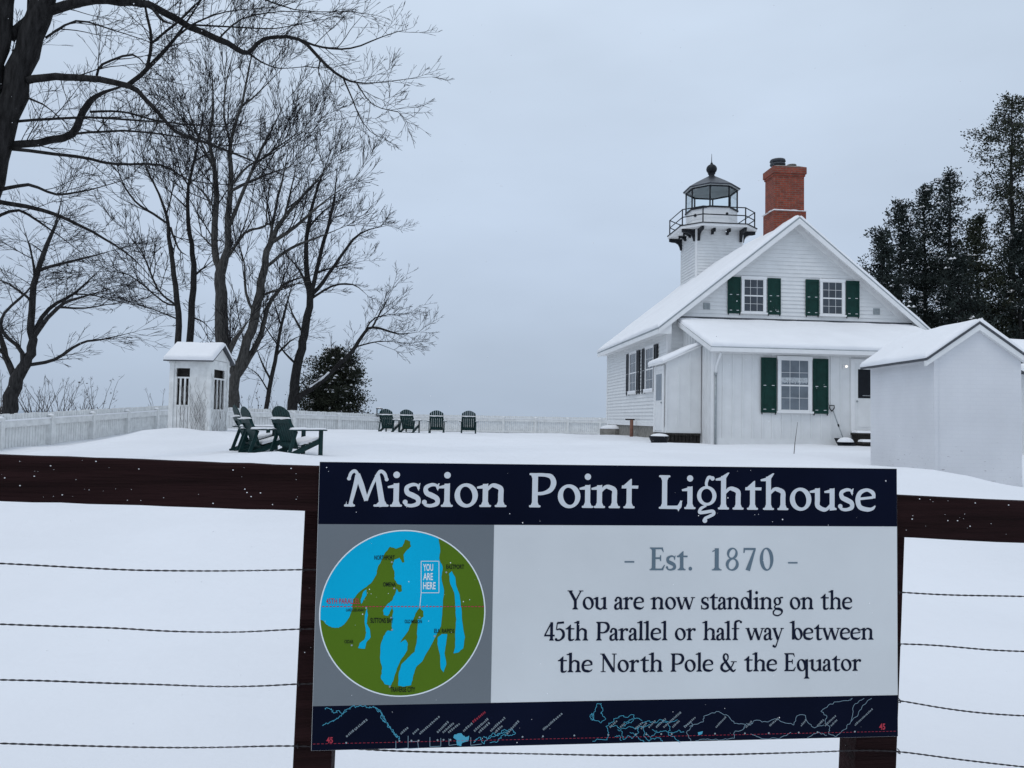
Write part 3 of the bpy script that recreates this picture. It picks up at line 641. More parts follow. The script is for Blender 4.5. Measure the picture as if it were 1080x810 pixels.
# ------------------------------------------------------------------ small gabled shelter on the left
M['vine'] = mat('vine', (.34, .33, .325), .95, .5, 14)
wl = thing('garden_shelter', 'little white gabled shelter with slatted openings and bare vines behind the green chairs', 'shelter', (-10.72, 24.0, .78), 0)
WX, WY, EH, RH = 1.30, 1.56, 2.40, 2.86
for x in (0, WX - .14):
    for y in (0, WY - .14):
        m = MB(); m.box(x, x + .14, y, y + .14, -.3, EH); m.box(x - .02, x + .16, y - .02, y + .16, EH - .16, EH - .10); m.build('corner_post', M['fence_white'], wl, .006)
def slat_panel(fr, a0, a1, o0, o1, base=.98, nsl=2):
    mb = MB()
    fr.box(mb, a0, a1, EH - .30, EH - .02, -.05, 0)                  # header
    fr.box(mb, a0, o0, -.3, EH - .30, -.05, -.01); fr.box(mb, o1, a1, -.3, EH - .30, -.05, -.01)
    n = int((a1 - a0) / .11)
    for i in range(n): fr.box(mb, a0 + (a1 - a0) * i / n + .009, a0 + (a1 - a0) * (i + 1) / n - .009, -.3, base - .02 * (i % 2 == 9), -.045, -.012 + .004 * (i % 2))
    fr.box(mb, o0, o1, base, base + .05, -.045, .0); fr.box(mb, o0, o1, EH - .62, EH - .57, -.045, .0)
    for i in range(nsl + 2):
        a = o0 + (o1 - o0) * i / (nsl + 1); fr.box(mb, a - .026, a + .026, base + .05, EH - .62, -.035, -.002)
    mb.build('slatted_panel', M['fence_white'], wl)
wf = Frame((0, 0.03, 0), (1, 0, 0), (0, -1, 0)); wr_ = Frame((WX - .03, 0, 0), (0, 1, 0), (1, 0, 0))
slat_panel(wf, .14, WX - .14, .20, .62, .90); slat_panel(wr_, .14, WY - .14, .36, 1.25, .78)
slat_panel(Frame((0, WY - .03, 0), (1, 0, 0), (0, 1, 0)), .14, WX - .14, .24, .60); slat_panel(Frame((.03, 0, 0), (0, 1, 0), (-1, 0, 0)), .14, WY - .14, .3, .9)
m = MB(); m.box(.18, WX - .18, .2, WY - .2, .0, 2.3); m.build('interior_shade_box', M['dark_wood'], wl)  # dark box added behind the slats, its colour standing in for interior shade
m = MB(); m.prism([(-.02, EH - .01), (WY + .02, EH - .01), (WY / 2, RH - .03)], (WX - .05, 0, 0), (0, 1, 0), (0, 0, 1), (1, 0, 0), .05)
m.prism([(-.02, EH - .01), (WY + .02, EH - .01), (WY / 2, RH - .03)], (0.0, 0, 0), (0, 1, 0), (0, 0, 1), (1, 0, 0), .05); m.box(-.06, WX + .06, -.07, -.03, EH - .10, EH + .03); m.build('gable', M['fence_white'], wl)
for s in (-1, 1):
    y0 = WY / 2; y1 = WY / 2 + s * (WY / 2 + .16); sl = (RH - EH) / (WY / 2); z0 = RH; z1 = RH - sl * (WY / 2 + .16); x0, x1 = -.14, WX + .12; t = .04
    m = MB(); m.add([(x0, y0, z0), (x0, y1, z1), (x1, y1, z1), (x1, y0, z0), (x0, y0, z0 + t), (x0, y1, z1 + t), (x1, y1, z1 + t), (x1, y0, z0 + t)],
          [(0, 1, 2, 3), (4, 7, 6, 5), (0, 4, 5, 1), (1, 5, 6, 2), (2, 6, 7, 3)]); rf = m.build('roof', M['roof_edge'], wl)
    m = MB(); snow_slab(m, (x0, y1, z1 + t + .001), (x1, y1, z1 + t + .001), (x1, y0, z0 + t + .001), (x0, y0, z0 + t + .001), .13, 16, 10, s, .1); m.build('roof_snow', M['roof_snow'], rf)
m = MB(); rg = random.Random(5)
for i in range(46):
    fr = wf if i < 30 else wr_; a = rg.uniform(.45, 1.22) if i < 30 else rg.uniform(.1, 1.4); z = rg.uniform(0, .5); pts = []; n_ = .015; top_ = rg.uniform(.6, 2.2)
    while z < top_:
        pts.append(fr.P(a, z, n_ + rg.uniform(0, .05))); z += rg.uniform(.07, .16); a += rg.uniform(-.07, .07)
    if len(pts) > 2: m.tube(pts, [.005] * (len(pts) - 1) + [.003], 3)
for i in range(60):
    a = rg.uniform(.1, 1.5); fr = wf if i < 36 else wr_; p = fr.P(min(a, 1.25) if fr is wf else a, -.05, .05); d = Vector((rg.uniform(-.4, .4), rg.uniform(-.5, .1), rg.uniform(.5, 1))).normalized() * rg.uniform(.15, .45)
    m.tube([p, p + d * .6, p + d + Vector((rg.uniform(-.05, .05), 0, 0))], [.007, .005, .003], 3)
m.build('bare_vine', M['vine'], wl)

# ------------------------------------------------------------------ white board fences round the lawn
def board_fence(name, label, pts, step, ph, zt, out=1):
    """posts and rails on the lawn side, pickets on the far side rising above the rail"""
    root = thing(name, label, 'fence', (*pts[0][:2], 0), 0, 'white board fences round the lawn')
    o = Vector((*pts[0][:2], 0)); pick = MB()
    for (a, b) in zip(pts[:-1], pts[1:]):
        a = Vector((*a, 0)) - o; b = Vector((*b, 0)) - o; d = b - a; Ln = d.length; d.normalize(); nrm = Vector((d.y, -d.x, 0)) * out
        n = max(1, round(Ln / step))
        T = lambda s: zt(*( (o + a + d * s).xy ))
        G = lambda s: ground(*((o + a + d * s).xy))
        for i in range(n + 1):
            s = Ln * i / n; P = a + d * s; t = T(s) + ph * 0
            mb = MB(); q = [P + d * x + nrm * y for x, y in ((-.075, -.02), (.075, -.02), (.075, .17), (-.075, .17))]; zb = min(G(s), t - .5) - .3
            mb.add([(v.x, v.y, zb) for v in q] + [(v.x, v.y, t) for v in q], [(0, 3, 2, 1), (4, 5, 6, 7), (0, 1, 5, 4), (1, 2, 6, 5), (2, 3, 7, 6), (3, 0, 4, 7)])
            ps = mb.build('post', M['fence_white'], root, .008)
            if i < n or (b == Vector((*pts[-1], 0)) - o):
                mb = MB(); snow_cap(mb, P.x + nrm.x * .055, P.y + nrm.y * .055, t - .005, .11, .11, .055, i); mb.build('post_snow', M['roof_snow'], ps)
        for i in range(n):
            s0 = Ln * i / n + .076; s1 = Ln * (i + 1) / n - .076
            for up, lo_ in ((-.10, -.28), (-.92, -1.06)):
                rails = MB()
                A = a + d * s0 + nrm * .03; B = a + d * s1 + nrm * .03
                P4 = [A, B, B + nrm * .09, A + nrm * .09]; zz = [T(s0), T(s1), T(s1), T(s0)]
                rails.add([(p.x, p.y, z + lo_) for p, z in zip(P4, zz)] + [(p.x, p.y, z + up) for p, z in zip(P4, zz)],
                          [(0, 3, 2, 1), (4, 5, 6, 7), (0, 1, 5, 4), (1, 2, 6, 5), (2, 3, 7, 6), (3, 0, 4, 7)]); ro = rails.build('rail', M['fence_white'], root)
                top_rail = ro if up == -.10 else top_rail
            cap = MB(); A = a + d * (s0 + .0); B = a + d * s1
            P4 = [A - nrm * .0 + nrm * .028, B + nrm * .028, B + nrm * .14, A + nrm * .14]; zz = [T(s0), T(s1), T(s1), T(s0)]
            cap.add([(p.x, p.y, z - .098) for p, z in zip(P4, zz)] + [(p.x, p.y, z - .06) for p, z in zip(P4, zz)], [(0, 3, 2, 1), (4, 5, 6, 7), (0, 1, 5, 4), (1, 2, 6, 5), (2, 3, 7, 6), (3, 0, 4, 7)]); cap.build('rail_snow', M['roof_snow'], top_rail)
        k = int(Ln / .135); rg = random.Random(int(Ln * 10))
        for i in range(k):
            s0 = Ln * i / k + .008; s1 = Ln * (i + 1) / k - .008; A = a + d * s0; B = a + d * s1
            h = .02 + rg.uniform(-.012, .012) + .10; P4 = [A - nrm * .03, B - nrm * .03, B + nrm * .028, A + nrm * .028]
            t0 = T(s0) + h - .02; t1 = T(s1) + h - .02
            pick.add([(p.x, p.y, T(s0) - 1.5) for p in P4] + [(P4[0].x, P4[0].y, t0), (P4[1].x, P4[1].y, t1), (P4[2].x, P4[2].y, t1), (P4[3].x, P4[3].y, t0)],
                     [(0, 3, 2, 1), (4, 5, 6, 7), (0, 1, 5, 4), (1, 2, 6, 5), (2, 3, 7, 6), (3, 0, 4, 7)])
    pick.build('picket_boards', M['fence_white'], root)
    return root
zl = lambda x, y: 1.34 + (y - 24) * .040
zm = lambda x, y: 1.70 - (x + 14.4) * .030
zf = lambda x, y: 1.55
board_fence('board_fence', 'white board fence running back along the left edge of the lawn', [(-14.4, 19.2), (-14.4, 33.4)], 2.4, 0, zl)
board_fence('board_fence', 'white board fence in front of the bare trees and dark evergreen bush', [(-14.3, 34.0), (-7.15, 41.5)], 2.6, 0, zm)
board_fence('board_fence', 'farthest white board fence behind the four distant chairs', [(-7.05, 42.2), (-9.6, 54), (13, 54)], 2.26, 0, zf)
p = at(400, 440, 41.4)
lt = thing('post_lantern', 'small dark lantern on the fence end beside the evergreen bush', 'lantern', (p.x, p.y, 1.5), 0)
m = MB(); m.box(-.03, .03, -.03, .03, -.4, .0); m.box(-.14, .14, -.14, .14, 0, .03); m.box(-.16, .16, -.16, .16, .36, .40)
for x in (-.125, .125):
    for y in (-.125, .125): m.box(x - .015, x + .015, y - .015, y + .015, .03, .36)
m.build('cage', M['black_iron'], lt)
m = MB(); m.box(-.10, .10, -.10, .10, .04, .34); m.build('pane', M['clear_glass'], lt)
m = MB(); snow_cap(m, 0, 0, .395, .16, .16, .08, 1); m.build('snow_cap', M['roof_snow'], lt)

# ------------------------------------------------------------------ Adirondack chairs
def make_chair(label):
    r = thing('adirondack_chair', label, 'chair', (0, 0, 0), 0, 'green chairs out on the snowy lawn')
    # +y is the way the sitter faces
    m = MB()
    for i in range(6):
        y0 = .40 - i * .095; z0 = .37 - i * .030; m.beam((-.26, y0, z0), (.26, y0, z0), .085, .022, (0, 0, 1))
    m.build('seat', M['chair_green'], r, .004)
    m = MB(); tilt = Vector((0, -.34, .94)).normalized(); base = Vector((0, -.10, .20)); nrm = Vector((0, -.94, -.34))
    arc = lambda x: .90 - 1.9 * x * x
    for i in range(7):
        c = (i - 3) * .078; fan = (i - 3) * .012
        lo = base + Vector((c, 0, 0)); n = 4; wd = .037
        pl = [(-wd * .95, 0), (wd * .95, 0), (wd, arc(c + wd)), (0, arc(c)), (-wd, arc(c - wd))]
        ax = Vector((1, 0, 0)); ay = (tilt + Vector((fan * .9, 0, 0))).normalized()
        m.prism(pl, lo, ax, ay, nrm, .022)
    bk = m.build('backrest', M['chair_green'], r, .003)
    for h, wd in ((.60, .60), (.10, .50)):
        m = MB(); c = base + tilt * h + nrm * .046; m.beam(c + Vector((-wd / 2, 0, 0)), c + Vector((wd / 2, 0, 0)), .042, .09, tilt); m.build('back_rail', M['chair_green'], bk, .004)
    rz = (base + tilt * .60 + nrm * .046)
    m = MB(); snow_slab(m, (-.30, rz.y - .035, rz.z + .045), (.30, rz.y - .035, rz.z + .045), (.30, rz.y + .02, rz.z + .045), (-.30, rz.y + .02, rz.z + .045), .028, 12, 3, 2, .02, .5); m.build('snow_line', M['roof_snow'], bk)
    for s in (-1, 1):
        x = s * .335
        m = MB(); m.prism([(-.055, -.36), (.075, -.36), (.085, .44), (.04, .50), (-.05, .50), (-.075, .44)], (x, 0, .555), (s, 0, 0), (0, 1, 0), (0, 0, 1), .024); am = m.build('armrest', M['chair_green'], r, .004)
        m = MB(); snow_slab(m, (x - .06, -.34, .581), (x + .06, -.34, .581), (x + .06, .47, .581), (x - .06, .47, .581), .035, 4, 14, s, .04, .4); m.build('armrest_snow', M['roof_snow'], am)
        m = MB(); m.beam((s * .30, .40, -.05), (s * .30, .40, .553), .085, .036, (1, 0, 0)); m.build('front_leg', M['chair_green'], r, .003)
        m = MB(); m.beam((s * .285, .42, .36), (s * .285, -.42, .02), .034, .10, (0, 0, 1)); m.build('seat_rail', M['chair_green'], r, .003)
        m = MB(); m.beam((s * .315, -.40, -.05), (s * .315, -.20, .553), .07, .034, (1, 0, 0)); m.beam((s * .315, -.20, .50), (s * .28, rz.y, rz.z), .05, .03, (1, 0, 0)); m.build('rear_leg', M['chair_green'], r, .003)
    m = MB(); snow_slab(m, (-.27, -.08, .262), (.27, -.08, .262), (.27, .44, .400), (-.27, .44, .400), .06, 10, 10, 3, .08, .5); m.build('seat_snow', M['roof_snow'], r)
    return r
chair_spots = [(311, 481, 14.0, -40, 'dark green garden chair nearest the sign with one arm out to the right'),
               (276, 476, 14.6, -54, 'dark green garden chair in the middle of the near group, back to the shelter'),
               (266, 472, 15.3, -60, 'dark green garden chair mostly hidden at the left end of the near group'),
               (410, 458, 30.0, -14, 'small far green chair nearest the evergreen bush'),
               (431.5, 458, 30.0, -14, 'far green chair just right of the one by the evergreen bush'),
               (460.5, 459, 30.0, 2, 'far green chair standing between the distant pair and the rightmost one'),
               (494, 460, 30.0, 3, 'rightmost of the four far green chairs along the lawn')]
proto = None
for px, py, D, rz, lb in chair_spots:
    o = make_chair(lb) if proto is None else copy_tree(proto)
    proto = proto or o; o['label'] = lb
    p = at(px, py, D); o.location = (p.x, p.y, ground(p.x, p.y) - .05); o.rotation_euler = (0, 0, radians(rz))
    o.scale = (.90,) * 3
# ------------------------------------------------------------------ bare trees
TR = random.Random(11)
def rv(r=TR): 
    v = Vector((r.gauss(0, 1), r.gauss(0, 1), r.gauss(0, 1))); return v.normalized()
def crom(P, n=3):
    out_ = []
    for i in range(len(P) - 1):
        p0, p1, p2, p3 = P[max(i - 1, 0)], P[i], P[i + 1], P[min(i + 2, len(P) - 1)]
        for k in range(n):
            t = k / n; out_.append(.5 * ((2 * p1) + (p2 - p0) * t + (2 * p0 - 5 * p1 + 4 * p2 - p3) * t * t + (3 * p1 - p0 - 3 * p2 + p3) * t ** 3))
    return out_ + [P[-1]]
class Kind:
    def __init__(s, **k):
        s.L = (2.2, 1.0, .45); s.dens = (1.6, 2.6, 4.5); s.rmin = .0045; s.up = .10; s.flat = .0; s.wob = .10; s.seg = (.30, .22, .15); s.ang = (.5, 1.0); s.__dict__.update(k)
def shoot(mb, p, d, L, r, lvl, K):
    n = max(2, int(L / K.seg[lvl])); st = L / n; pts = [p]; d = d.normalized(); q = p
    for i in range(n):
        d = d + rv() * K.wob + Vector((0, 0, K.up)); 
        if K.flat: d.z *= (1 - K.flat)
        d.normalize(); q = q + d * st; pts.append(q)
    re = max(K.rmin * .7, r * .35); rad = [r + (re - r) * i / n for i in range(n + 1)]
    mb.tube(pts, rad, 4 if r > .025 else 3, 0, False)
    if lvl < 2: spawn(mb, pts, rad, lvl + 1, K, .15)
def spawn(mb, pts, rad, lvl, K, s0=.1, lmul=1):
    ln = [0]
    for a, b in zip(pts[:-1], pts[1:]): ln.append(ln[-1] + (b - a).length)
    T = ln[-1]
    if T < .05: return
    n = T * (1 - s0) * K.dens[lvl]; n = int(n) + (TR.random() < n - int(n))
    for _ in range(n):
        s = (s0 + (1 - s0) * TR.random()) * T; i = max(0, next((j for j, x in enumerate(ln) if x >= s), len(ln) - 1) - 1)
        t = (s - ln[i]) / max(1e-6, ln[i + 1] - ln[i]); p = pts[i].lerp(pts[i + 1], t); r = rad[i]
        tg = (pts[i + 1] - pts[i]).normalized(); sd = rv(); sd = (sd - tg * sd.dot(tg)).normalized(); a = TR.uniform(*K.ang)
        d = tg * cos(a) + sd * sin(a) + Vector((0, 0, .15 if K.up > 0 else 0))
        if K.flat: d.z *= (1 - K.flat)
        L = K.L[lvl] * TR.uniform(.45, 1.15) * (1 - .62 * s / T) * lmul
        shoot(mb, p, d, L, max(K.rmin, min(r * .6, L * .0125)), lvl, K)
    if True:
        tg = (pts[-1] - pts[-2]); 
        if tg.length > 1e-6 and rad[-1] < .06:
            for _ in range(2): shoot(mb, pts[-1], tg.normalized() + rv() * .45, K.L[lvl] * TR.uniform(.3, .6), max(K.rmin, rad[-1] * .8), lvl, K)
def bare_tree(label, D, trunk, limbs, K, bark='bark', cat='tree', group='bare trees at the lawn edge', dz=1.6, tdens=None, name='bare_tree'):
    base = trunk[0]; b = at(base[0], base[1], D)
    gz = ground(b.x, b.y); root = thing(name, label, cat, (b.x, b.y, gz), 0, group)
    o = Vector((b.x, b.y, gz)); tm = MB(); lm = MB(); sm = MB(); first = True
    for li, line in enumerate([trunk] + limbs):
        dd = 0 if li == 0 else TR.uniform(-dz, dz); n = len(line); P = []; R = []
        for i, (x, y, wp) in enumerate(line):
            Di = D + dd * (i / max(1, n - 1)); p = at(x, y, Di) - o; P.append(p); R.append(max(.006, wp / 810 * Di / 2 * (.86 if li and D < 20 else .88 if D > 35 else 1)))
        if li == 0:
            P[0].z = min(P[0].z, -.15)
        P = crom(P, 3); RR = []
        for i in range(len(P)):
            f = i / 3; a = int(min(f, n - 1)); bb = min(a + 1, n - 1); RR.append(R[a] + (R[bb] - R[a]) * (f - a))
        if li == 0: RR[0] *= 1.25
        for j_, f_ in ((-1, .22), (-2, .45), (-3, .65), (-4, .85)): RR[j_] = max(.008, RR[j_] * f_)
        P = [p + rv() * min(.05, r * .25) * (i > 0) for i, (p, r) in enumerate(zip(P, RR))]
        (tm if li == 0 else lm).tube(P, RR, 9 if RR[0] > .1 else 6, 0, True)
        spawn(sm, P, RR, 0, K, .55 if li == 0 else .12)
    tm.build('trunk', M[bark], root); 
    if lm.v: lm.build('limbs', M[bark], root)
    sm.build('twigs', M['twig'], root)
    return root
KN = Kind(L=(1.05, .55, .28), dens=(4.2, 5.6, 6.4), seg=(.13, .10, .09), rmin=.0040, up=.035, wob=.13)
KF = Kind(L=(3.4, 1.35, .65), dens=(2.1, 3.3, 3.8), ang=(.38, .85), seg=(.30, .24, .2), rmin=.0112, up=.055, wob=.095)
KB = Kind(L=(2.1, 1.05, .5), dens=(2.9, 3.8, 4.4), seg=(.24, .18, .15), rmin=.0068, up=.03, flat=.16, wob=.10)
KH = Kind(L=(2.0, 1.05, .5), dens=(2.8, 3.6, 4.0), seg=(.28, .22, .18), rmin=.0095, up=.05, wob=.10)
# the big one close by, mostly outside the frame
bare_tree('huge dark bare tree at the left edge, limbs reaching across the top', 14.0,
  [(-100, 500, 44), (-62, 360, 34), (-27, 245, 27), (-4, 168, 26), (14, 100, 25), (34, 35, 24), (46, -10, 24), (60, -80, 20), (68, -190, 12)],
  [[(-92, 440, 30), (-60, 260, 26), (-14, 110, 24), (-2, 50, 22), (6, 0, 20), (16, -80, 16), (25, -180, 10)],
   [(10, 40, 13), (36, 18, 13), (70, 6, 12), (100, 1, 10), (140, 3, 9), (165, 8, 9), (200, 28, 8), (240, 46, 7), (262, 56, 6), (278, 41, 5), (315, 41, 4.5), (337, 62, 4), (362, 82, 3), (385, 88, 2.2), (425, 84, 1.2)],
   [(315, 41, 3), (340, 50, 2.6), (370, 51, 2), (400, 40, 1.5), (420, 33, 1)],
   [(362, 82, 2.4), (372, 105, 1.8), (380, 125, 1.4), (390, 138, 1)], [(338, 62, 2), (336, 75, 1.5), (340, 88, 1)], [(375, 86, 1.8), (393, 110, 1.4), (420, 118, 1)],
   [(262, 55, 3), (275, 65, 2), (295, 72, 1.5), (325, 70, 1)], [(160, 8, 4), (172, 22, 4), (185, 26, 3)],
   [(28, 85, 10), (60, 81, 9), (90, 83, 8), (135, 90, 7), (160, 112, 5.5), (185, 138, 4.5), (215, 150, 3.5), (255, 165, 2.6), (300, 185, 1.5)],
   [(132, 92, 6), (158, 70, 5), (185, 40, 4), (215, -4, 3)], [(154, 74, 4), (160, 45, 4), (153, 5, 3.4), (150, -30, 2.5)], [(159, 46, 3), (185, 25, 3), (212, 0, 2.5), (235, -20, 2)],
   [(102, 82, 3), (108, 68, 3), (140, 58, 3), (156, 72, 2)], [(185, 40, 3), (205, 25, 2.2), (240, 12, 1.6), (290, 8, 1.2)],
   [(-8, 156, 10), (40, 150, 9), (76, 142, 9), (88, 118, 8), (100, 102, 7), (132, 90, 6)], [(95, 118, 3), (130, 118, 2.4), (160, 126, 2), (205, 132, 1.5), (245, 130, 1)],
   [(12, 157, 4.5), (80, 165, 3.8), (120, 173, 3.2), (170, 174, 2.6), (200, 190, 2), (250, 196, 1.3)], [(18, 128, 3.5), (90, 124, 3), (160, 128, 2.2), (240, 134, 1.2)], [(80, 141, 3), (130, 138, 2.6), (180, 143, 2), (240, 154, 1.2)],
   [(-6, 212, 6), (45, 222, 5), (75, 233, 4), (110, 252, 3), (140, 272, 2), (165, 300, 1.2)], [(0, 200, 5), (30, 195, 4), (60, 205, 3), (95, 200, 2), (130, 190, 1)], [(-5, 230, 4), (20, 222, 3.5), (50, 240, 2.6), (80, 262, 1.5)],
   [(20, 100, 3), (45, 110, 2.4), (70, 130, 1.6)], [(0, 80, 5), (14, 60, 4), (30, 20, 4), (26, -40, 3)], [(48, 40, 3), (80, 22, 2.4), (120, 32, 1.8), (160, 45, 1)], [(230, 42, 2.4), (255, 20, 1.8), (300, 12, 1.2), (340, 15, .9)],
   [(120, 0, 4), (170, -20, 3.4), (240, -15, 2.4), (310, 10, 1.6), (370, 12, 1)], [(195, 26, 2.6), (240, 28, 2), (290, 30, 1.5), (330, 22, 1)]],
  KN, 'bark_near', dz=1.2)
bare_tree('low forked bare tree with wide level sprays behind the left board fence', 27.5,
  [(2, 470, 17), (10, 430, 15), (17, 400, 13), (26, 384, 11), (34, 366, 9), (33, 340, 7), (36, 300, 6), (46, 268, 5), (58, 238, 3), (66, 205, 1.5)],
  [[(16, 398, 7), (6, 375, 6), (0, 352, 5), (-12, 320, 3)], [(18, 396, 5), (24, 372, 4.5), (3, 350, 3.5), (5, 330, 3), (28, 308, 2.6), (40, 290, 1.6)], [(34, 352, 5), (52, 326, 4), (80, 308, 3), (108, 282, 1.8)], [(34, 358, 5), (60, 325, 4), (85, 314, 3), (125, 303, 1.5)],
   [(28, 385, 4), (58, 379, 3.4), (85, 362, 2.5), (108, 358, 2), (142, 350, 1.2)], [(37, 300, 3), (34, 272, 2.4), (25, 240, 1.5)], [(42, 285, 4), (62, 279, 3), (98, 270, 2), (125, 262, 1)], [(42, 278, 3), (54, 250, 2.6), (66, 222, 1.6)], [(60, 324, 2.6), (90, 325, 2), (130, 318, 1.2)], [(2, 372, 3), (-20, 350, 2), (-40, 330, 1.5)], [(36, 320, 3), (10, 300, 2), (-20, 290, 1.4)], [(78, 310, 2), (100, 312, 1.5), (142, 322, 1)]],
  KB, dz=1.6)
bare_tree('slim bare tree with a broken-topped stem just left of the shelter roof', 40,
  [(190, 462, 9), (188, 380, 8), (188, 330, 7), (184, 290, 6), (179, 258, 5), (177, 234, 4), (168, 205, 2.6), (152, 172, 1.5), (148, 140, 1)],
  [[(177, 236, 3), (162, 226, 3), (142, 212, 2.6), (128, 190, 2.2), (122, 168, 1.5)], [(180, 240, 3), (188, 262, 2.6), (198, 270, 2)], [(186, 322, 3), (166, 305, 2.4), (150, 266, 1.8), (128, 240, 1.2)], [(186, 322, 2.4), (172, 318, 2), (136, 290, 1.6), (100, 286, 1)], [(186, 336, 2), (166, 328, 1.6), (130, 315, 1)], [(176, 225, 2), (182, 200, 1.6), (186, 165, 1)]],
  KF)
bare_tree('slim single-stemmed bare tree rising just right of the broken-topped one', 41,
  [(198, 462, 9), (200, 380, 8.5), (202, 335, 8), (205, 290, 7), (202, 258, 5.5), (198, 226, 4.5), (199, 196, 3.6), (206, 165, 2.6), (213, 130, 2), (222, 85, 1.2)],
  [[(204, 292, 3), (212, 285, 2.4), (228, 272, 1.5)], [(199, 196, 2.4), (190, 180, 2), (182, 150, 1.3)], [(198, 220, 2), (182, 205, 1.6), (165, 190, 1)], [(205, 170, 2), (220, 160, 1.6), (240, 135, 1)], [(203, 335, 2), (215, 340, 1.6), (228, 355, 1)]],
  KF)
bare_tree('thick grey bare tree directly behind the shelter, forking into tall upright limbs', 39,
  [(236, 464, 19), (235, 400, 17.5), (234, 350, 16), (233, 310, 14), (233, 282, 12), (240, 264, 8), (240, 230, 7), (244, 190, 6), (243, 150, 4.5), (255, 110, 3), (264, 65, 2), (275, 22, 1)],
  [[(232, 286, 9), (226, 265, 8), (228, 222, 7), (227, 180, 5.5), (221, 150, 4), (225, 110, 3), (222, 60, 1.6)], [(241, 240, 5), (252, 214, 4.5), (270, 170, 3.5), (285, 140, 2.6), (302, 105, 1.5)], [(237, 276, 4), (258, 246, 3.4), (280, 238, 2.6), (281, 222, 2), (286, 190, 1)], [(243, 202, 4), (256, 195, 3.4), (282, 184, 2.6), (318, 172, 1.5)],
   [(227, 182, 3.4), (212, 150, 2.6), (200, 120, 2), (190, 80, 1.2)], [(226, 220, 3), (212, 200, 2.4), (196, 190, 1.5)], [(255, 112, 2.4), (270, 100, 2), (300, 70, 1.2)], [(226, 262, 2.4), (214, 250, 2), (200, 235, 1)], [(243, 152, 2.6), (236, 120, 2.2), (240, 80, 1.6), (250, 40, 1)], [(270, 172, 2.4), (300, 150, 1.8), (330, 130, 1.2)], [(244, 196, 3), (262, 175, 2.4), (290, 160, 1.6), (345, 120, 1)], [(222, 150, 2), (205, 140, 1.6), (170, 110, 1)]],
  KF, 'bark_grey')
bare_tree('leaning bare tree right of the shelter with snow along its split stem', 37.5,
  [(247, 462, 13), (247, 420, 12), (249, 396, 12), (258, 368, 11), (268, 338, 11), (274, 308, 10), (279, 280, 8.5), (284, 258, 7), (298, 232, 5), (318, 208, 3.4), (336, 188, 2.2), (352, 165, 1)],
  [[(249, 398, 9), (262, 378, 8), (276, 352, 6), (282, 325, 5), (300, 300, 4), (328, 290, 2.2)], [(249, 400, 8), (240, 376, 7), (250, 356, 6), (262, 338, 5)], [(286, 256, 5), (310, 240, 4), (338, 216, 2.6), (372, 190, 1.2)], [(270, 335, 4), (259, 308, 3.4), (258, 280, 2.6), (250, 250, 1.5)], [(280, 282, 4), (306, 262, 3.4), (336, 250, 2.4), (366, 238, 1.2)], [(284, 258, 4), (290, 222, 3.4), (300, 180, 2.4), (306, 140, 1.2)], [(276, 312, 3), (302, 302, 2.4), (330, 296, 1.5)], [(300, 230, 3), (308, 195, 2.2), (318, 150, 1.2)]],
  KF, 'bark_grey')
t6 = bare_tree('dark bare tree with a snow-topped low limb stretching over the evergreen bush', 43,
  [(306, 462, 13), (309, 425, 12), (312, 395, 11), (318, 368, 10), (322, 345, 9.5), (327, 312, 8), (323, 280, 6), (325, 238, 4.5), (336, 195, 3), (350, 158, 1.6)],
  [[(327, 314, 6), (333, 288, 5), (345, 242, 4), (352, 214, 3), (356, 175, 1.5)], [(328, 312, 5.5), (340, 298, 4.5), (360, 270, 3.6), (380, 246, 2.6), (408, 238, 1.3)], [(326, 310, 4), (316, 285, 3), (300, 268, 2)], [(327, 316, 3), (350, 302, 2.6), (372, 300, 2), (388, 312, 1)],
   [(310, 424, 9), (322, 414, 7), (338, 403, 6.5), (352, 390, 5.5), (370, 372, 5), (382, 354, 4), (393, 345, 3.2), (420, 352, 2), (442, 350, 1)], [(392, 346, 2.6), (404, 325, 2), (414, 305, 1)], [(384, 352, 2.4), (396, 335, 2), (430, 330, 1)], [(375, 366, 2), (400, 360, 1.5), (432, 362, 1)],
   [(320, 352, 3), (308, 330, 2.4), (300, 300, 1.5)], [(314, 385, 3), (300, 372, 2.4), (286, 350, 1.4)], [(326, 240, 2.6), (342, 222, 2), (368, 205, 1.2)], [(333, 288, 2.6), (352, 282, 2), (384, 275, 1.2)]],
  KH, 'bark')
m = MB()
for seg in ([(326, 411), (338, 403), (347, 395)],):
    P = crom([at(x, y, 42.7) - t6.location + Vector((0, 0, .14)) for x, y in seg], 4); m.tube(P, [.03 + .035 * TR.random() for _ in P], 6)
m.build('limb_snow', M['roof_snow'], t6)
bare_tree('thin dark sapling between the leaning tree and the long-limbed one', 40,
  [(282, 462, 6), (281, 432, 5.5), (286, 400, 5), (292, 372, 4.5), (297, 342, 3.4), (305, 312, 2), (312, 285, 1)], [[(286, 402, 3), (276, 382, 2.4), (268, 360, 1.4)], [(292, 374, 3), (306, 360, 2.2), (322, 352, 1.2)], [(297, 344, 2.4), (290, 322, 1.8), (286, 300, 1)], [(284, 415, 2), (272, 395, 1.5), (262, 388, 1)], [(294, 366, 2), (280, 345, 1.5), (272, 330, 1)]], KB)
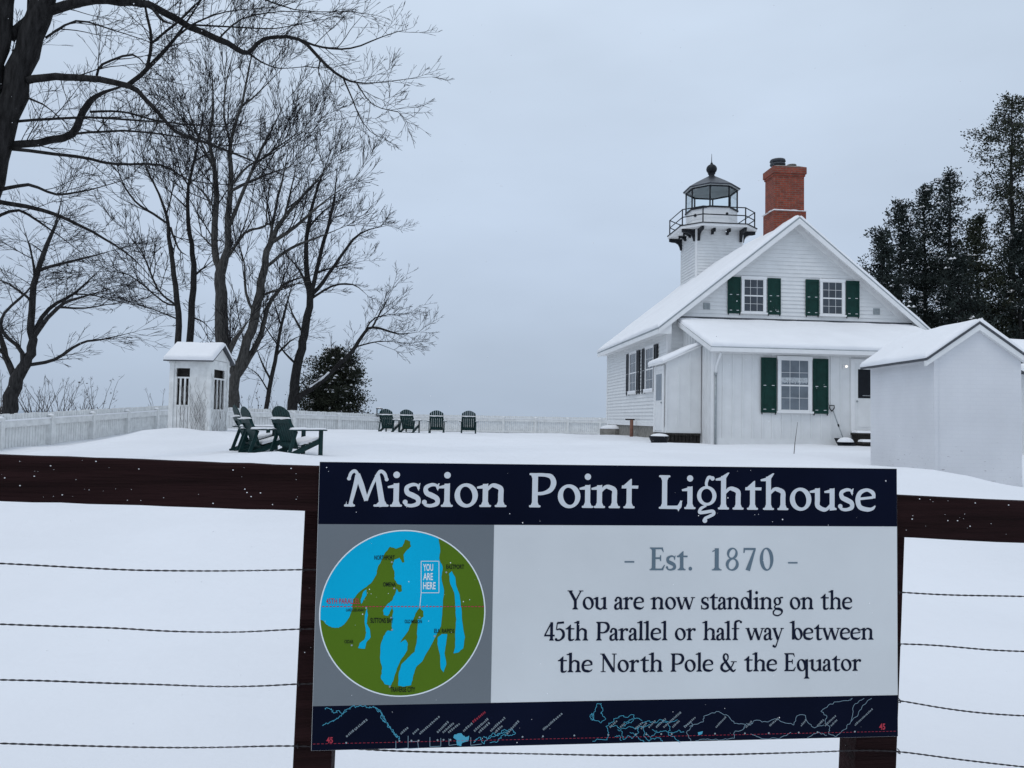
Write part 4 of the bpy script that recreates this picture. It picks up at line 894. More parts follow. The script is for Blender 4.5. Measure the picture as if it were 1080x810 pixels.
# shrubs
def shrub(label, px, py, D, h, n, seed, spread=.55, leaf=0, mt='shrub_twig'):
    r = random.Random(seed); b = at(px, py, D); gz = ground(b.x, b.y); root = thing('bare_shrub', label, 'shrub', (b.x, b.y, gz), 0, 'bare shrubs at the lawn edge'); mb = MB(); lf = MB()
    K = Kind(L=(.8, .45, .25), dens=(0, 2.6, 3.0), seg=(.2, .14, .1), rmin=.0045, up=.06, wob=.13)
    for i in range(n):
        a = r.uniform(0, 2 * pi); d = Vector((cos(a) * spread * r.random(), sin(a) * spread * r.random(), 1)).normalized(); L = h * r.uniform(.6, 1.1); q = Vector((cos(a) * .2 * r.random(), sin(a) * .2 * r.random(), -.1)); pts = [q]
        for k in range(6): d = (d + rv(r) * .16).normalized(); q = q + d * L / 6; pts.append(q)
        rad = [.016 - .0018 * k for k in range(7)]; mb.tube(pts, rad, 4, 0, False); spawn(mb, pts, rad, 1, K, .2)
        if leaf:
            for p in pts[2:]:
                for _ in range(leaf):
                    c = p + rv(r) * .18; u = rv(r) * .045; v = rv(r) * .035; lf.add([c - u, c + v, c + u, c - v], [(0, 1, 2, 3)])
    mb.build('stems', M[mt], root)
    if leaf: lf.build('dry_leaves', M['dry_leaf'], root)
M['dry_leaf'] = mat('dry_leaf', (.06, .045, .035), .9, .4, 6)
shrub('dense brown shrub at the far left beyond the fence, beside the forked tree', -8, 440, 29, 2.2, 16, 1); shrub('wide twiggy shrub right of the forked tree trunk', 38, 440, 30, 1.9, 18, 2); shrub('tall pale twiggy shrub behind the second left fence post', 62, 440, 31, 2.2, 13, 3)
shrub('low brown shrub behind the left fence near its third post', 84, 440, 32, 1.5, 15, 4); shrub('small upright sapling-like shrub behind the left fence with a few clinging leaves', 106, 440, 33, 2.0, 4, 5, .35, 2); shrub('sparse leaning shrub just left of the shelter', 165, 440, 36, 2.1, 4, 6, .5)
shrub('leafy-tipped shrub between the shelter and the evergreen bush', 268, 440, 39.5, 2.7, 7, 7, .5, 2); shrub('thin shrub at the foot of the dark long-limbed tree', 296, 440, 41, 2.2, 7, 8, .5, 1)

# ------------------------------------------------------------------ evergreens
def conifer(label, px, D, ytop, rad, prof, nb, seed, mt='needle', snow=.09, lean=0, name='evergreen_tree', cat='tree', group='dark evergreens behind the house', z0=.4, leaf=.125, clump=24, up=.35):
    r = random.Random(seed); b = at(px, 440, D); gz = ground(b.x, b.y); root = thing(name, label, cat, (b.x, b.y, gz), 0, group)
    H = at(px, ytop, D).z - gz; tm = MB(); lv = MB(); sn = MB()
    TP = [Vector((lean * (i / 10) ** 1.5 + r.uniform(-.06, .06), r.uniform(-.06, .06), -.2 + (H - .2) * i / 10)) for i in range(11)]
    tm.tube(TP, [max(.02, H * .016 * (1 - i / 10.5)) for i in range(11)], 7)
    def cl(c, s):
        for _ in range(clump):
            d = Vector((r.gauss(0, 1), r.gauss(0, 1), r.gauss(0, .8))) * s; u = (d.normalized() + Vector((0, 0, up)) + rv(r) * .5).normalized() * leaf * r.uniform(.5, 1.2); v = u.cross(rv(r)).normalized() * leaf * .30
            lv.add([c + d - u * .3 - v * .4, c + d + u * .3 - v, c + d + u, c + d + u * .3 + v], [(0, 1, 2, 3)])
        if r.random() < snow:
            for _ in range(2):
                q = c + Vector((r.gauss(0, 1) * s, r.gauss(0, 1) * s, s * 1.1)); k = 5; a = r.uniform(.05, .13)
                sn.add([q + Vector((a * cos(2 * pi * j / k) * r.uniform(.6, 1.3), a * sin(2 * pi * j / k), -.05)) for j in range(k)] + [q + Vector((0, 0, .045))], [(j, (j + 1) % k, k) for j in range(k)], 0, True)
    nb = int(nb * .72)
    for i in range(nb):
        t = z0 / H + (1 - z0 / H) * (i + r.random()) / nb; z = t * H; f = t * 10; k = min(9, int(f)); p = TP[k].lerp(TP[k + 1], f - k); R = rad * prof(t) * r.uniform(.45, 1.25)
        a = r.uniform(0, 2 * pi); d = Vector((cos(a), sin(a), r.uniform(-.05, .5))).normalized(); n = max(2, int(R / .30)); pts = [p]; q = p
        for j in range(n):
            d = (d + rv(r) * .2 + Vector((0, 0, .06))).normalized(); q = q + d * R / n; pts.append(q)
            if j >= n * .25 or R < 1: cl(q + rv(r) * .12, .10 + .05 * r.random() + .05 * (R > 1))
            if j >= n * .35:
                for _ in range(1): cl(q + Vector((r.gauss(0, .28), r.gauss(0, .28), r.gauss(0, .12))), .13)
        tm.tube(pts, [max(.008, .03 * (1 - j / (n + 1))) for j in range(len(pts))], 3, 0, False)
    for j in range(4): cl(TP[-1] - Vector((0, 0, .22 * j)), .10)
    tm.build('trunk', M['bark'], root); lv.build('crown', M[mt], root)
    if sn.v: tag(sn.build('snow_tufts', M['roof_snow'], root), kind='stuff')
    return root
cone = lambda t: max(.10, (1 - t) ** .75) ; col_ = lambda t: max(.14, min(1, (1 - t) * 2.2) ** .9)
conifer('shortest pointed evergreen at the left end of the row, just above the right roof slope', 931, 38, 236, 2.4, cone, 190, 1)
conifer('second evergreen from the left of the row, with a blunt clumpy top', 950, 41, 208, 2.2, col_, 240, 2)
conifer('slender evergreen between the blunt-topped one and the tallest of the left cluster', 976, 43, 192, 2.0, col_, 250, 3)
conifer('tallest evergreen of the left cluster, with a narrow plume-like top', 1003, 41, 177, 2.1, col_, 240, 4)
conifer('bushy lower evergreen filling the dip beside the tall right-hand one', 1032, 39, 222, 2.6, cone, 230, 5, 'needle_warm')
conifer('very tall evergreen at the right edge with ragged limbs reaching left', 1070, 43, 98, 3.2, lambda t: .35 + .75 * (sin(t * 9) * .5 + .5) * (1 - t) ** .5 if t < .93 else .25, 330, 6, 'needle_warm', .09)
conifer('dense dark evergreen behind the shed at the right edge of the picture', 1078, 38, 232, 2.6, cone, 240, 8)
conifer('dark evergreen mostly outside the frame at the far right', 1115, 42, 150, 2.8, cone, 230, 9)
conifer('low evergreen thicket tree just behind the shed roof peak', 1012, 37, 262, 2.3, cone, 190, 10)
conifer('dark rounded evergreen bush dusted with snow behind the white fence', 352, 46, 364, 2.05, lambda t: max(.2, (1 - t ** 2.1) ** .55 * (1.0 if t > .15 else .85)), 400, 7, 'needle_warm', .16, 0, 'evergreen_bush', 'bush', None, .1, .12, 20)
# ------------------------------------------------------------------ lettering: glyph strokes fused into one outline per letter
def q_bar(x0, y0, x1, y1, w0, w1=None):
    w1 = w0 if w1 is None else w1; d = Vector((x1 - x0, y1 - y0)).normalized(); n = Vector((-d.y, d.x))
    return [[(x0 - n.x * w0 / 2, y0 - n.y * w0 / 2), (x1 - n.x * w1 / 2, y1 - n.y * w1 / 2), (x1 + n.x * w1 / 2, y1 + n.y * w1 / 2), (x0 + n.x * w0 / 2, y0 + n.y * w0 / 2)]]
def q_disc(x, y, r, ry=None, k=14):
    return [[(x + r * cos(2 * pi * i / k), y + (ry or r) * sin(2 * pi * i / k)) for i in range(k)]]
def q_curve(pts, wid, n=7, caps=False):
    P = [Vector(p) for p in pts]; C = []; Wd = []
    for i in range(len(P) - 1):
        p0, p1, p2, p3 = P[max(i - 1, 0)], P[i], P[i + 1], P[min(i + 2, len(P) - 1)]
        for k in range(n):
            t = k / n; C.append(.5 * ((2 * p1) + (p2 - p0) * t + (2 * p0 - 5 * p1 + 4 * p2 - p3) * t * t + (3 * p1 - p0 - 3 * p2 + p3) * t ** 3)); s = t * t * (3 - 2 * t); Wd.append(wid[i] * (1 - s) + wid[i + 1] * s)
    C.append(P[-1]); Wd.append(wid[-1]); out_ = []; E = []
    for i, c in enumerate(C):
        d = (C[min(i + 1, len(C) - 1)] - C[max(i - 1, 0)]).normalized(); nn = Vector((-d.y, d.x)) * Wd[i] / 2; E.append((c - nn, c + nn))
    for i in range(len(C) - 1): out_.append([tuple(E[i][0]), tuple(E[i + 1][0]), tuple(E[i + 1][1]), tuple(E[i][1])])
    if caps: out_ += q_disc(*C[0], Wd[0] / 2) + q_disc(*C[-1], Wd[-1] / 2)
    return out_
def q_ring(cx, cy, rx, ry, tx, ty, tilt=0, k=36):
    o = []
    for i in range(k):
        f = []
        for j, inner in ((i, 0), (i + 1, 0), (i + 1, 1), (i, 1)):
            a = 2 * pi * j / k
            if not inner: f.append((cx + rx * cos(a), cy + ry * sin(a)))
            else:
                x, y = (rx - tx) * cos(a), (ry - ty) * sin(a); f.append((cx + x * cos(tilt) - y * sin(tilt), cy + x * sin(tilt) + y * cos(tilt)))
        o.append(f)
    return o
class Face:
    def __init__(s, X, A, t, h, k, sf, title): s.X, s.A, s.t, s.h, s.k, s.sf, s.title = X, A, t, h, k, sf, title
    def foot(s, x, y=0, l=None, r=None, up=1):
        l = s.sf if l is None else l; r = s.sf if r is None else r; t, k = s.t, s.k
        o = [[(x - t / 2 - l, y), (x + t / 2 + r, y), (x + t / 2 + r, y + up * k), (x - t / 2 - l, y + up * k)]]
        if l > .02: o.append([(x - t / 2 - l * .7, y + up * k * .9), (x - t / 2 + .001, y + up * k * .9), (x - t / 2 + .001, y + up * k * 2.6)])
        if r > .02: o.append([(x + t / 2 + r * .7, y + up * k * .9), (x + t / 2 - .001, y + up * k * .9), (x + t / 2 - .001, y + up * k * 2.6)])
        if s.title: o += q_disc(x - t / 2 - l, y + up * k / 2, k / 2, None, 10) + q_disc(x + t / 2 + r, y + up * k / 2, k / 2, None, 10)
        return o
    def stem(s, x, y0, y1, foot=True, flag=True):
        t = s.t; o = q_bar(x, y0, x, y1, t)
        if foot: o += s.foot(x, y0)
        if flag:
            fl = .15 if not s.title else .17
            o.append([(x + t / 2, y1 + .015), (x - t / 2 - fl, y1 - .085), (x - t / 2 - fl + .01, y1 - .085 - s.k * .8), (x - t / 2, y1 - .11 - s.k * .4), (x + t / 2, y1 - .11)])
        return o
    def arch(s, x, x2, y):            # from stem x to stem x2, top y
        t, h = s.t, s.h; w = x2 - x
        return q_curve([(x + t * .2, y * .70), (x + w * .38, y * .925), (x + w * .66, y - h * .55), (x2 - t * .04, y * .80), (x2, y * .56)], [h * .7, h * 1.0, h * 1.35, t * .95, t])
    def g(s, c):
        X, A, t, h, k, sf = s.X, s.A, s.t, s.h, s.k, s.sf; T = s.title; os = .015; o = []
        if c == 'o': r = X * .50; o = q_ring(r, X / 2, r, X / 2 + os, t * 1.02, h * .95, .30 if not T else .2); w = 2 * r
        elif c in 'nm' : 
            x = sf + t / 2; x2 = x + X * .62 + t * .2; o = s.stem(x, 0, X) + s.arch(x, x2, X) + q_bar(x2, 0, x2, X * .58, t) + s.foot(x2); w = x2 + t / 2 + sf
        elif c == 'h':
            x = sf + t / 2; x2 = x + X * .62 + t * .2; o = s.stem(x, 0, A) + s.arch(x, x2, X) + q_bar(x2, 0, x2, X * .58, t) + s.foot(x2); w = x2 + t / 2 + sf
            if T: o += [[(x - t / 2, A - .02), (x + t / 2, A - .06), (x + t / 2 + .10, A + .10), (x + t / 2 + .06, A + .11)]]
        elif c == 'i':
            x = sf + t / 2; o = s.stem(x, 0, X) + q_disc(x - .0, X + (.245 if T else .25), t * (.62 if T else .56)); w = x + t / 2 + sf
        elif c == 'l': x = sf + t / 2; o = s.stem(x, 0, A); w = x + t / 2 + sf
        elif c == 'r':
            x = sf + t / 2; o = s.stem(x, 0, X) + q_curve([(x + t * .2, X * .68), (x + .18, X * .92), (x + .29, X - h * .7)], [h * .8, h, h * 1.4]) + q_disc(x + .30, X - t * .50, t * .50); w = x + .34 + t * .3
        elif c == 'u':
            x = sf * .6 + t / 2; x2 = x + X * .64 + t * .2
            o = s.stem(x, X * .40, X, False) + s.stem(x2, 0.02, X, False) + q_curve([(x, X * .46), (x + t * .06, X * .2), (x + (x2 - x) * .38, h * .5 - os), (x + (x2 - x) * .66, X * .075), (x2 - t * .2, X * .29)], [t, t * .95, h * 1.3, h, h * .75])
            o += [[(x2 - t / 2, 0), (x2 + t / 2 + sf * 1.0, k * .35), (x2 + t / 2 + sf * 1.0, k * 1.1), (x2 + t / 2, k * 1.6), (x2 - t / 2, k * 1.6)]]; w = x2 + t / 2 + sf
        elif c == 's':
            w = X * .70; hh = h * 1.0
            o = q_curve([(w * .90, X * .76), (w * .80, X * .92), (w * .50, X - hh * .5 + os), (w * .17, X * .82), (w * .22, X * .60), (w * .52, X * .49), (w * .84, X * .36), (w * .86, X * .15), (w * .50, hh * .5 - os), (w * .16, X * .09), (w * .06, X * .26)],
                        [h * .6, h * .8, hh, t * .78, t * .92, t * 1.0, t * .92, t * .8, hh, h * .9, h * .6])
            if not T: o += [[(w * .84, X * .70), (w * .96, X * .68), (w * .95, X * 1.02), (w * .88, X * 1.0), (w * .80, X * .88)], [(w * .10, X * .34), (w * .0, X * .36), (w * .01, -.01), (w * .08, X * .0), (w * .18, X * .12)]]
            else: o += [[(w * .80, X * .80), (w * .90, X * .68), (w * .99, X * 1.02), (w * .90, X * 1.0)]] + q_disc(w * .09, X * .20, h * .72)
        elif c == 'e':
            r = X * .47; w = 2 * r * .98
            o = q_curve([(w * .12, X * .54), (w * .86, X * .60 if not T else X * .62)], [h * .8, h * .8], 2)
            o += q_curve([(w * .91, X * .58), (w * .86, X * .82), (w * .55, X - h * .45 + os), (w * .20, X * .82), (w * .085, X * .50), (w * .19, X * .18), (w * .54, t * .40 - os), (w * .82, X * .10), (w * .98, X * .24)], [t * .62, t * .8, h, t * .85, t, t * .95, t * .85, h * .95, h * .4])
        elif c == 't':
            x = .15 + t / 2; top = X + .20
            o = q_bar(x, X * .12, x, X, t) + [[(x - t / 2 - .15, X - k * 1.3), (x + t / 2 + .19, X - k * 1.3), (x + t / 2 + .20, X + .005), (x - t / 2 - .14, X + .005)], [(x - t / 2 - .12, X - .02), (x + t / 2, X - .02), (x + t / 2, top), (x + t / 2 - .03, top)]]
            if T: o += q_bar(x, 0, x, X * .2, t) + s.foot(x); w = x + t / 2 + .20
            else: o += q_curve([(x, X * .22), (x + t * .12, X * .08), (x + t * .9, h * .3), (x + t / 2 + .20, X * .13)], [t, t * .95, h * 1.2, h * .5]); w = x + t / 2 + .19
        elif c == 'a':
            w = X * .72; xs = w * .72
            o = q_curve([(w * .10, X * .70), (w * .20, X * .90), (w * .44, X - h * .45 + os), (xs - t * .06, X * .84), (xs, X * .60)], [t * .5, t * .6, h * 1.1, t * .9, t]) + q_bar(xs, X * .1, xs, X * .64, t) + q_disc(w * .12, X * .73, t * .47)
            o += q_curve([(xs, X * .60), (w * .40, X * .50), (w * .09, X * .32), (w * .10, X * .10), (w * .32, h * .5 - os), (w * .56, X * .10), (xs, X * .24)], [h * .7, h * .9, t * .85, t * .95, h * 1.2, h * .8, h * .7])
            o += q_curve([(xs, X * .16), (xs + t * .3, h * .35), (w * 1.06, X * .12)], [t, h * 1.3, h * .4])
        elif c in 'dq':
            r = X * .45; x2 = r * 2 + t * .05; o = q_ring(r, X / 2, r, X / 2 + os, t * 1.0, h * .9, .25); w = x2 + t / 2 + sf
            if c == 'd': o += s.stem(x2, 0.01, A, False) + [[(x2 - t / 2, 0), (x2 + t / 2 + sf, k * .4), (x2 + t / 2 + sf, k * 1.2), (x2 + t / 2, k * 1.7), (x2 - t / 2, k * 1.7)]]
            else: o += q_bar(x2, -.40, x2, X, t) + s.foot(x2, -.42) + [[(x2 - t / 2 - .06, X * .9), (x2 + t / 2, X * .9), (x2 + t / 2, X + .02), (x2 + t / 2 - .02, X + .02)]]
        elif c == 'b':
            x = .10 + t / 2; r = X * .45; o = s.stem(x, 0.02, A, False) + q_ring(x + r - t * .1, X / 2, r, X / 2 + os, t, h * .9, .25); w = x + 2 * r - t * .1
        elif c == 'g':
            r = X * .36
            if T:
                r = X * .44; cy = X * .60; o = q_ring(r, cy, r, X * .44, t * .80, h * .85, .1)
                o += q_curve([(r * 1.0, cy + X * .42), (r * .95, X * 1.18), (r * 1.18, X * 1.42), (r * 1.55, X * 1.40)], [h * .8, h * .9, h, h * .9], 7) + q_disc(r * 1.58, X * 1.38, h * .68)
                o += q_curve([(r * .95, X * .16), (r * .42, X * .04), (r * .28, -X * .14), (r * .8, -X * .13), (r * 1.6, -X * .08), (r * 1.72, -X * .20), (r * 1.25, -X * .32), (r * .86, -X * .40), (r * .80, -X * .48)], [h * .6, h * .9, h, h, h * 1.0, h * 1.0, h * .95, h * .9, h * .9], 7) + q_disc(r * .82, -X * .50, h * .74); w = 2 * r
            else:
                cx = r * 1.05; o = q_ring(cx, X * .67, r, X * .34, t * .85, h * .9, .2) + q_curve([(cx + r * .6, X * .93), (cx + r * 1.05, X * .985), (cx + r * 1.5, X * .965)], [h, h * 1.1, h * 1.0])
                o += q_curve([(cx - r * .35, X * .36), (cx - r * .75, X * .20), (cx - r * .35, X * .06), (cx + r * .5, X * .03), (cx + r * 1.15, -X * .10), (cx + r * 1.05, -X * .34), (cx + r * .1, -X * .52), (cx - r * .9, -X * .42), (cx - r * 1.0, -X * .18), (cx - r * .3, X * .05)], [h * .8, h, t * .8, t * .95, t * .9, h, h, h * 1.1, h * 1.2, h * .7]); w = cx + r * 1.4
        elif c == 'f':
            x = .13 + t / 2; o = q_bar(x, 0, x, A * .82, t) + s.foot(x) + [[(x - t / 2 - .13, X - k * 1.2), (x + t / 2 + .16, X - k * 1.2), (x + t / 2 + .16, X), (x - t / 2 - .13, X)]] + q_curve([(x, A * .78), (x + t * .15, A * .94), (x + .22, A + .01), (x + .34, A * .96)], [t, t * .85, h * 1.1, h * .9]) + q_disc(x + .34, A * .94, t * .42); w = x + t / 2 + .17
        elif c == 'w':
            o = []; p = [(.06, X), (.29, .0), (.50, X * .98), (.73, 0), (.95, X)]; sc = X / .64
            p = [(x * sc, y) for x, y in p]
            for i, (a, b2) in enumerate(zip(p[:-1], p[1:])): o += q_bar(*a, *b2, t * .98 if i % 2 == 0 else h * .9)
            for x in (p[0], p[2], p[4]): o += [[(x[0] - .13, X - k), (x[0] + .12, X - k), (x[0] + .12, X), (x[0] - .13, X)]]
            w = 1.0 * sc
        elif c == 'y':
            sc = X / .64; o = q_bar(.07 * sc, X, .31 * sc, .02, t * .98) + q_bar(.55 * sc, X, .20 * sc, -.30, h * .9) + [[(-.04, X - k), (.22, X - k), (.22, X), (-.04, X)], [(.45 * sc, X - k), (.66 * sc, X - k), (.66 * sc, X), (.45 * sc, X)]] + q_curve([(.22 * sc, -.26), (.15, -.38), (.03, -.36)], [h, h * 1.1, h * 1.1]) + q_disc(.05, -.33, t * .45); w = .62 * sc
        elif c == 'P':
            x = sf + t / 2 + .02; T2 = t * 1.08; o = q_bar(x, 0, x, 1, T2) + s.foot(x) + s.foot(x, 1, sf, .02, -1) if not T else q_bar(x, 0, x, 1, T2) + s.foot(x) + s.foot(x, 1, sf, .02, -1)
            o += q_curve([(x, 1 - h * .5), (x + .26, 1 - h * .5), (x + .47, .90), (x + .545, .72), (x + .46, .52), (x + .24, .415), (x + (.0 if not T else -.02), .44 if not T else .40)], [h, h, t * .9, t * 1.05, t * .9, h, h * .9]); w = x + .60
        elif c == 'M':
            if T:
                o = q_curve([(.14, .0), (.27, .55), (.34, .90)], [t * .62, t * .78, t * .85], 6) + q_curve([(.335, .93), (.45, .62), (.60, .17)], [t * .9, t * .98, t * .75], 6) + q_curve([(.60, .17), (.75, .60), (.90, .93)], [h * .7, h * .8, h * .9], 6) + q_curve([(.89, .92), (.97, .50), (1.06, .0)], [t * .9, t * 1.0, t * 1.1], 6)
                o += q_curve([(.10, .80), (.155, .955), (.26, 1.015), (.36, .90)], [h * .85, h * .95, h, h * .8], 6) + q_disc(.10, .80, h * .56) + q_curve([(.86, .86), (.97, 1.01), (1.09, .95), (1.155, .78)], [h * .8, h, h, h * .85], 6) + q_disc(1.155, .78, h * .56)
                o += s.foot(.13, 0, .04, .05) + s.foot(1.05, 0, .14, .07); w = 1.22
            else: w = .9
        elif c == 'L':
            x = sf + t / 2; o = q_bar(x, 0, x, 1, t) + s.foot(x, 1, sf, sf, -1) + s.foot(x, 0, sf, .02) + q_curve([(x, h * .5), (x + .30, h * .5), (x + .44, h * .7), (x + .50, .25)], [h, h, h * 1.3, h * .5]) + [[(x + .42, -.075), (x + .49, .08), (x + .54, .26), (x + .46, .16), (x + .36, h * .6)]]; w = x + .55
        elif c == 'E':
            x = sf + t / 2; o = q_bar(x, 0, x, 1, t * 1.05) + s.foot(x, 1, sf, .02, -1) + s.foot(x, 0, sf, .02) + q_bar(x, 1 - h * .5, x + .42, 1 - h * .5, h) + q_bar(x, .53, x + .33, .53, h) + q_bar(x, h * .5, x + .46, h * .5, h)
            o += [[(x + .42, 1.01), (x + .33, .97), (x + .44, .80), (x + .47, .80)], [(x + .31, .66), (x + .35, .66), (x + .35, .40), (x + .31, .40), (x + .27, .53)], [(x + .44, .0), (x + .35, .05), (x + .50, .24), (x + .54, .24)]]; w = x + .54
        elif c == 'Y':
            cx = .42; o = q_bar(cx, 0, cx, .46, t) + s.foot(cx) + q_bar(.10, .98, cx + .02, .42, t) + q_bar(.74, .98, cx, .42, h) + [[(-.04, 1 - k), (.27, 1 - k), (.27, 1), (-.04, 1)], [(.62, 1 - k), (.88, 1 - k), (.88, 1), (.62, 1)]]; w = .80
        elif c == 'N':
            o = q_bar(.18, 0, .18, 1, h) + q_bar(.16, .97, .78, .03, t * 1.05) + q_bar(.80, -.02, .80, 1, h) + [[(.04, 0), (.32, 0), (.32, k), (.04, k)], [(.0, 1 - k), (.24, 1 - k), (.24, 1), (.0, 1)], [(.67, 1 - k), (.94, 1 - k), (.94, 1), (.67, 1)]]; w = .95
        elif c == '1': o = q_bar(.26, 0, .26, .98, t) + s.foot(.26, 0, sf * 1.1, sf * 1.1) + [[(.26 + t / 2, 1.0), (.08, .86), (.08, .81), (.26 - t / 2, .86)]]; w = .46
        elif c == '8': o = q_ring(.27, .755, .22, .255, t * .62, h * .8, -.3) + q_ring(.27, .27, .265, .285, t * .75, h * .85, -.25); w = .54
        elif c == '7': o = q_bar(.03, 1 - h * .62, .52, 1 - h * .62, h * 1.25) + q_bar(.485, .94, .20, .0, h * 1.0, t * 1.15) + [[(.03, 1.01), (.09, .98), (.07, .78), (.02, .78)]]; w = .53
        elif c == '0': o = q_ring(.28, .5, .28, .515, t * .85, h * .85, .08); w = .56
        elif c == '4': o = q_bar(.42, 0, .42, .98, t) + s.foot(.42, 0, .05, .05) + q_bar(.0, .27, .60, .27, h * 1.2) + q_bar(.035, .28, .40, .95, h); w = .58
        elif c == '5': o = q_bar(.12, .94, .50, .97, h * 1.5) + q_bar(.12, .95, .07, .58, h * .8) + q_curve([(.08, .57), (.28, .61), (.46, .46), (.47, .22), (.28, .03), (.05, .02)], [h * .8, h * 1.3, t * .95, t, h * 1.2, h * 1.3]) + q_disc(.06, .06, t * .48); w = .55
        elif c == '&':
            o = q_curve([(.78, .52), (.66, .28), (.46, .07), (.25, h * .45 - os), (.07, .14), (.08, .34), (.26, .52), (.42, .68), (.42, .88), (.30, .97), (.19, .88), (.20, .70), (.34, .48), (.56, .18), (.74, h * .4 - os), (.90, .12)], [h, h, h * 1.1, t * .8, t, t * .9, h * 1.0, h * .9, t * .62, h, t * .7, t * .85, t, t, t * .7, h * .5], 6) + q_bar(.60, .55 - k * .3, .95, .55 - k * .3, k); w = .95
        elif c == '.': o = q_disc(.08, .07, .085); w = .18
        elif c == '-': o = q_bar(0, .36, .42, .36, h * .9); w = .42
        else: w = .34 if not T else .40
        return o, w
def fuse(polys):
    V = []; Fs = []
    for p in polys:
        tris = [p] if len(p) > 8 else [[p[0], p[i], p[i + 1]] for i in range(1, len(p) - 1)]
        for q in tris:
            a = sum(q[i][0] * q[(i + 1) % len(q)][1] - q[(i + 1) % len(q)][0] * q[i][1] for i in range(len(q)))
            if abs(a) < 1e-6: continue
            if a < 0: q = q[::-1]
            Fs.append(list(range(len(V), len(V) + len(q)))); V += [Vector(z) for z in q]
    r = delaunay_2d_cdt(V, [], Fs, 0, 1e-5); P = [[V[k] for k in f] for f in Fs]
    B = [(min(q.x for q in p), max(q.x for q in p), min(q.y for q in p), max(q.y for q in p)) for p in P]
    def inside(x, y):
        for p, b in zip(P, B):
            if b[0] <= x <= b[1] and b[2] <= y <= b[3]:
                for k in range(len(p)):
                    u = p[k]; v = p[(k + 1) % len(p)]
                    if (v.x - u.x) * (y - u.y) - (v.y - u.y) * (x - u.x) < -1e-9: break
                else: return True
        return False
    vs_ = [tuple(v) for v in r[0]]
    return vs_, [f for f in r[2] if inside(sum(vs_[k][0] for k in f) / len(f), sum(vs_[k][1] for k in f) / len(f))]
_G = {}
def glyph(fc, c):
    key = (id(fc), c)
    if key not in _G:
        o, w_ = fc.g(c); _G[key] = (fuse(o) if o else ([], []), w_)
    return _G[key]
F_T = Face(.67, 1.0, .155, .098, .064, .062, True); F_E = Face(.64, 1.03, .165, .075, .05, .085, True); F_B = Face(.655, 1.05, .160, .074, .046, .085, False)
def set_line(mb, fc, txt, xa, xb, base_a, base_b, cap, track=.06, y=0):
    """letters of one line from xa to xb along a baseline; cap = capital height"""
    adv = 0; pos = []
    for c in txt:
        G, w_ = glyph(fc, c); pos.append((adv, G)); adv += w_ + track
    adv -= track; sx = (xb - xa) / adv
    for p, (V, Fc) in pos:
        if Fc: mb.add([(xa + (p + vx) * sx, y, base_a + (base_b - base_a) * ((p + vx) / adv) + vy * cap) for vx, vy in V], Fc)
    return sx / cap

# ------------------------------------------------------------------ the sign
STL, STR_ = at(337, 487, 1.99), at(946, 494, 2.147)
SBL = at(328, 792, 1.99)
ex = STR_ - STL; ex.z = 0; SWd = ex.length; ex.normalize(); SH = (STL.z + STR_.z) / 2 - SBL.z
so = Vector((STL.x, STL.y, SBL.z)); ny = Vector((-ex.y, ex.x, 0))      # ny points away from the viewer
def SG(px, py, off=0.0):
    d = _F + _R * ((px - 540) / FPX) + _U * ((405 - py) / FPX); t = ((so + ny * off - CAM).dot(ny)) / d.dot(ny); p = CAM + d * t - so
    return p.dot(ex), p.z
sign = thing('lighthouse_sign', 'large printed lighthouse sign with a round map, fixed to the dark rail fence in front', 'sign', so, math.atan2(ex.y, ex.x))
def flat(name, col, rough=.55, var=.05, spec=.05): return mat(name, col, rough, var, 3, spec=spec)
M['sign_white'] = flat('sign_white', (.635, .655, .66)); M['sign_navy'] = flat('sign_navy', (.0035, .0055, .0165), .6, .25, .03); M['sign_grey'] = flat('sign_grey', (.165, .185, .20))
M['ink_silver'] = flat('ink_silver', (.60, .63, .66), .5, .06); M['ink_navy'] = flat('ink_navy', (.008, .012, .028)); M['ink_grey'] = flat('ink_grey', (.13, .18, .22)); M['ink_blue'] = flat('ink_blue', (.002, .41, .66)); M['ink_green'] = flat('ink_green', (.088, .165, .012))
M['ink_red'] = flat('ink_red', (.42, .045, .07)); M['ink_white'] = flat('ink_white', (.75, .80, .82)); M['ink_pale'] = flat('ink_pale', (.24, .35, .42)); M['ink_black'] = flat('ink_black', (.012, .015, .015)); M['ink_cyan'] = flat('ink_cyan', (.08, .36, .50)); M['ink_dim'] = flat('ink_dim', (.28, .33, .36))
m = MB(); m.box(0, SWd, 0, .006, 0, SH); panel = m.build('panel', M['sign_white'], sign, .001)
def sheet(name, mt, pts, lay, parent=sign):
    mb = MB(); mb.add([(x, -.0004 * lay, z) for x, z in pts], [tuple(range(len(pts)))]); return mb.build(name, M[mt], parent)
e_ = .0008
zT = (SG(337, 552.2)[1] + SG(946, 555.8)[1]) / 2; zB = (SG(331, 743.6)[1] + SG(945, 734.2)[1]) / 2; xM = SG(519.5, 640)[0]
sheet('title_band', 'sign_navy', [(e_, zT), (SWd - e_, zT), (SWd - e_, SH - e_), (e_, SH - e_)], 1)
band = sheet('route_band', 'sign_navy', [(e_, e_), (SWd - e_, e_), (SWd - e_, zB), (e_, zB)], 1)
sheet('map_field', 'sign_grey', [(e_, zB), (xM, zB), (xM, zT), (e_, zT)], 1)
Zm = lambda x, y: SG(330 + x / 4.265, 550 + y / 4.265)
cx0, cz0 = Zm(406, 411); mr_ = (Zm(775, 411)[0] - Zm(38, 411)[0]) / 2
def poly_mesh(name, mt, pts, lay, parent):
    vs_, fs = fuse_poly(pts); mb = MB(); mb.add([(x, -.0004 * lay, z) for x, z in vs_], fs); return mb.build(name, M[mt], parent)
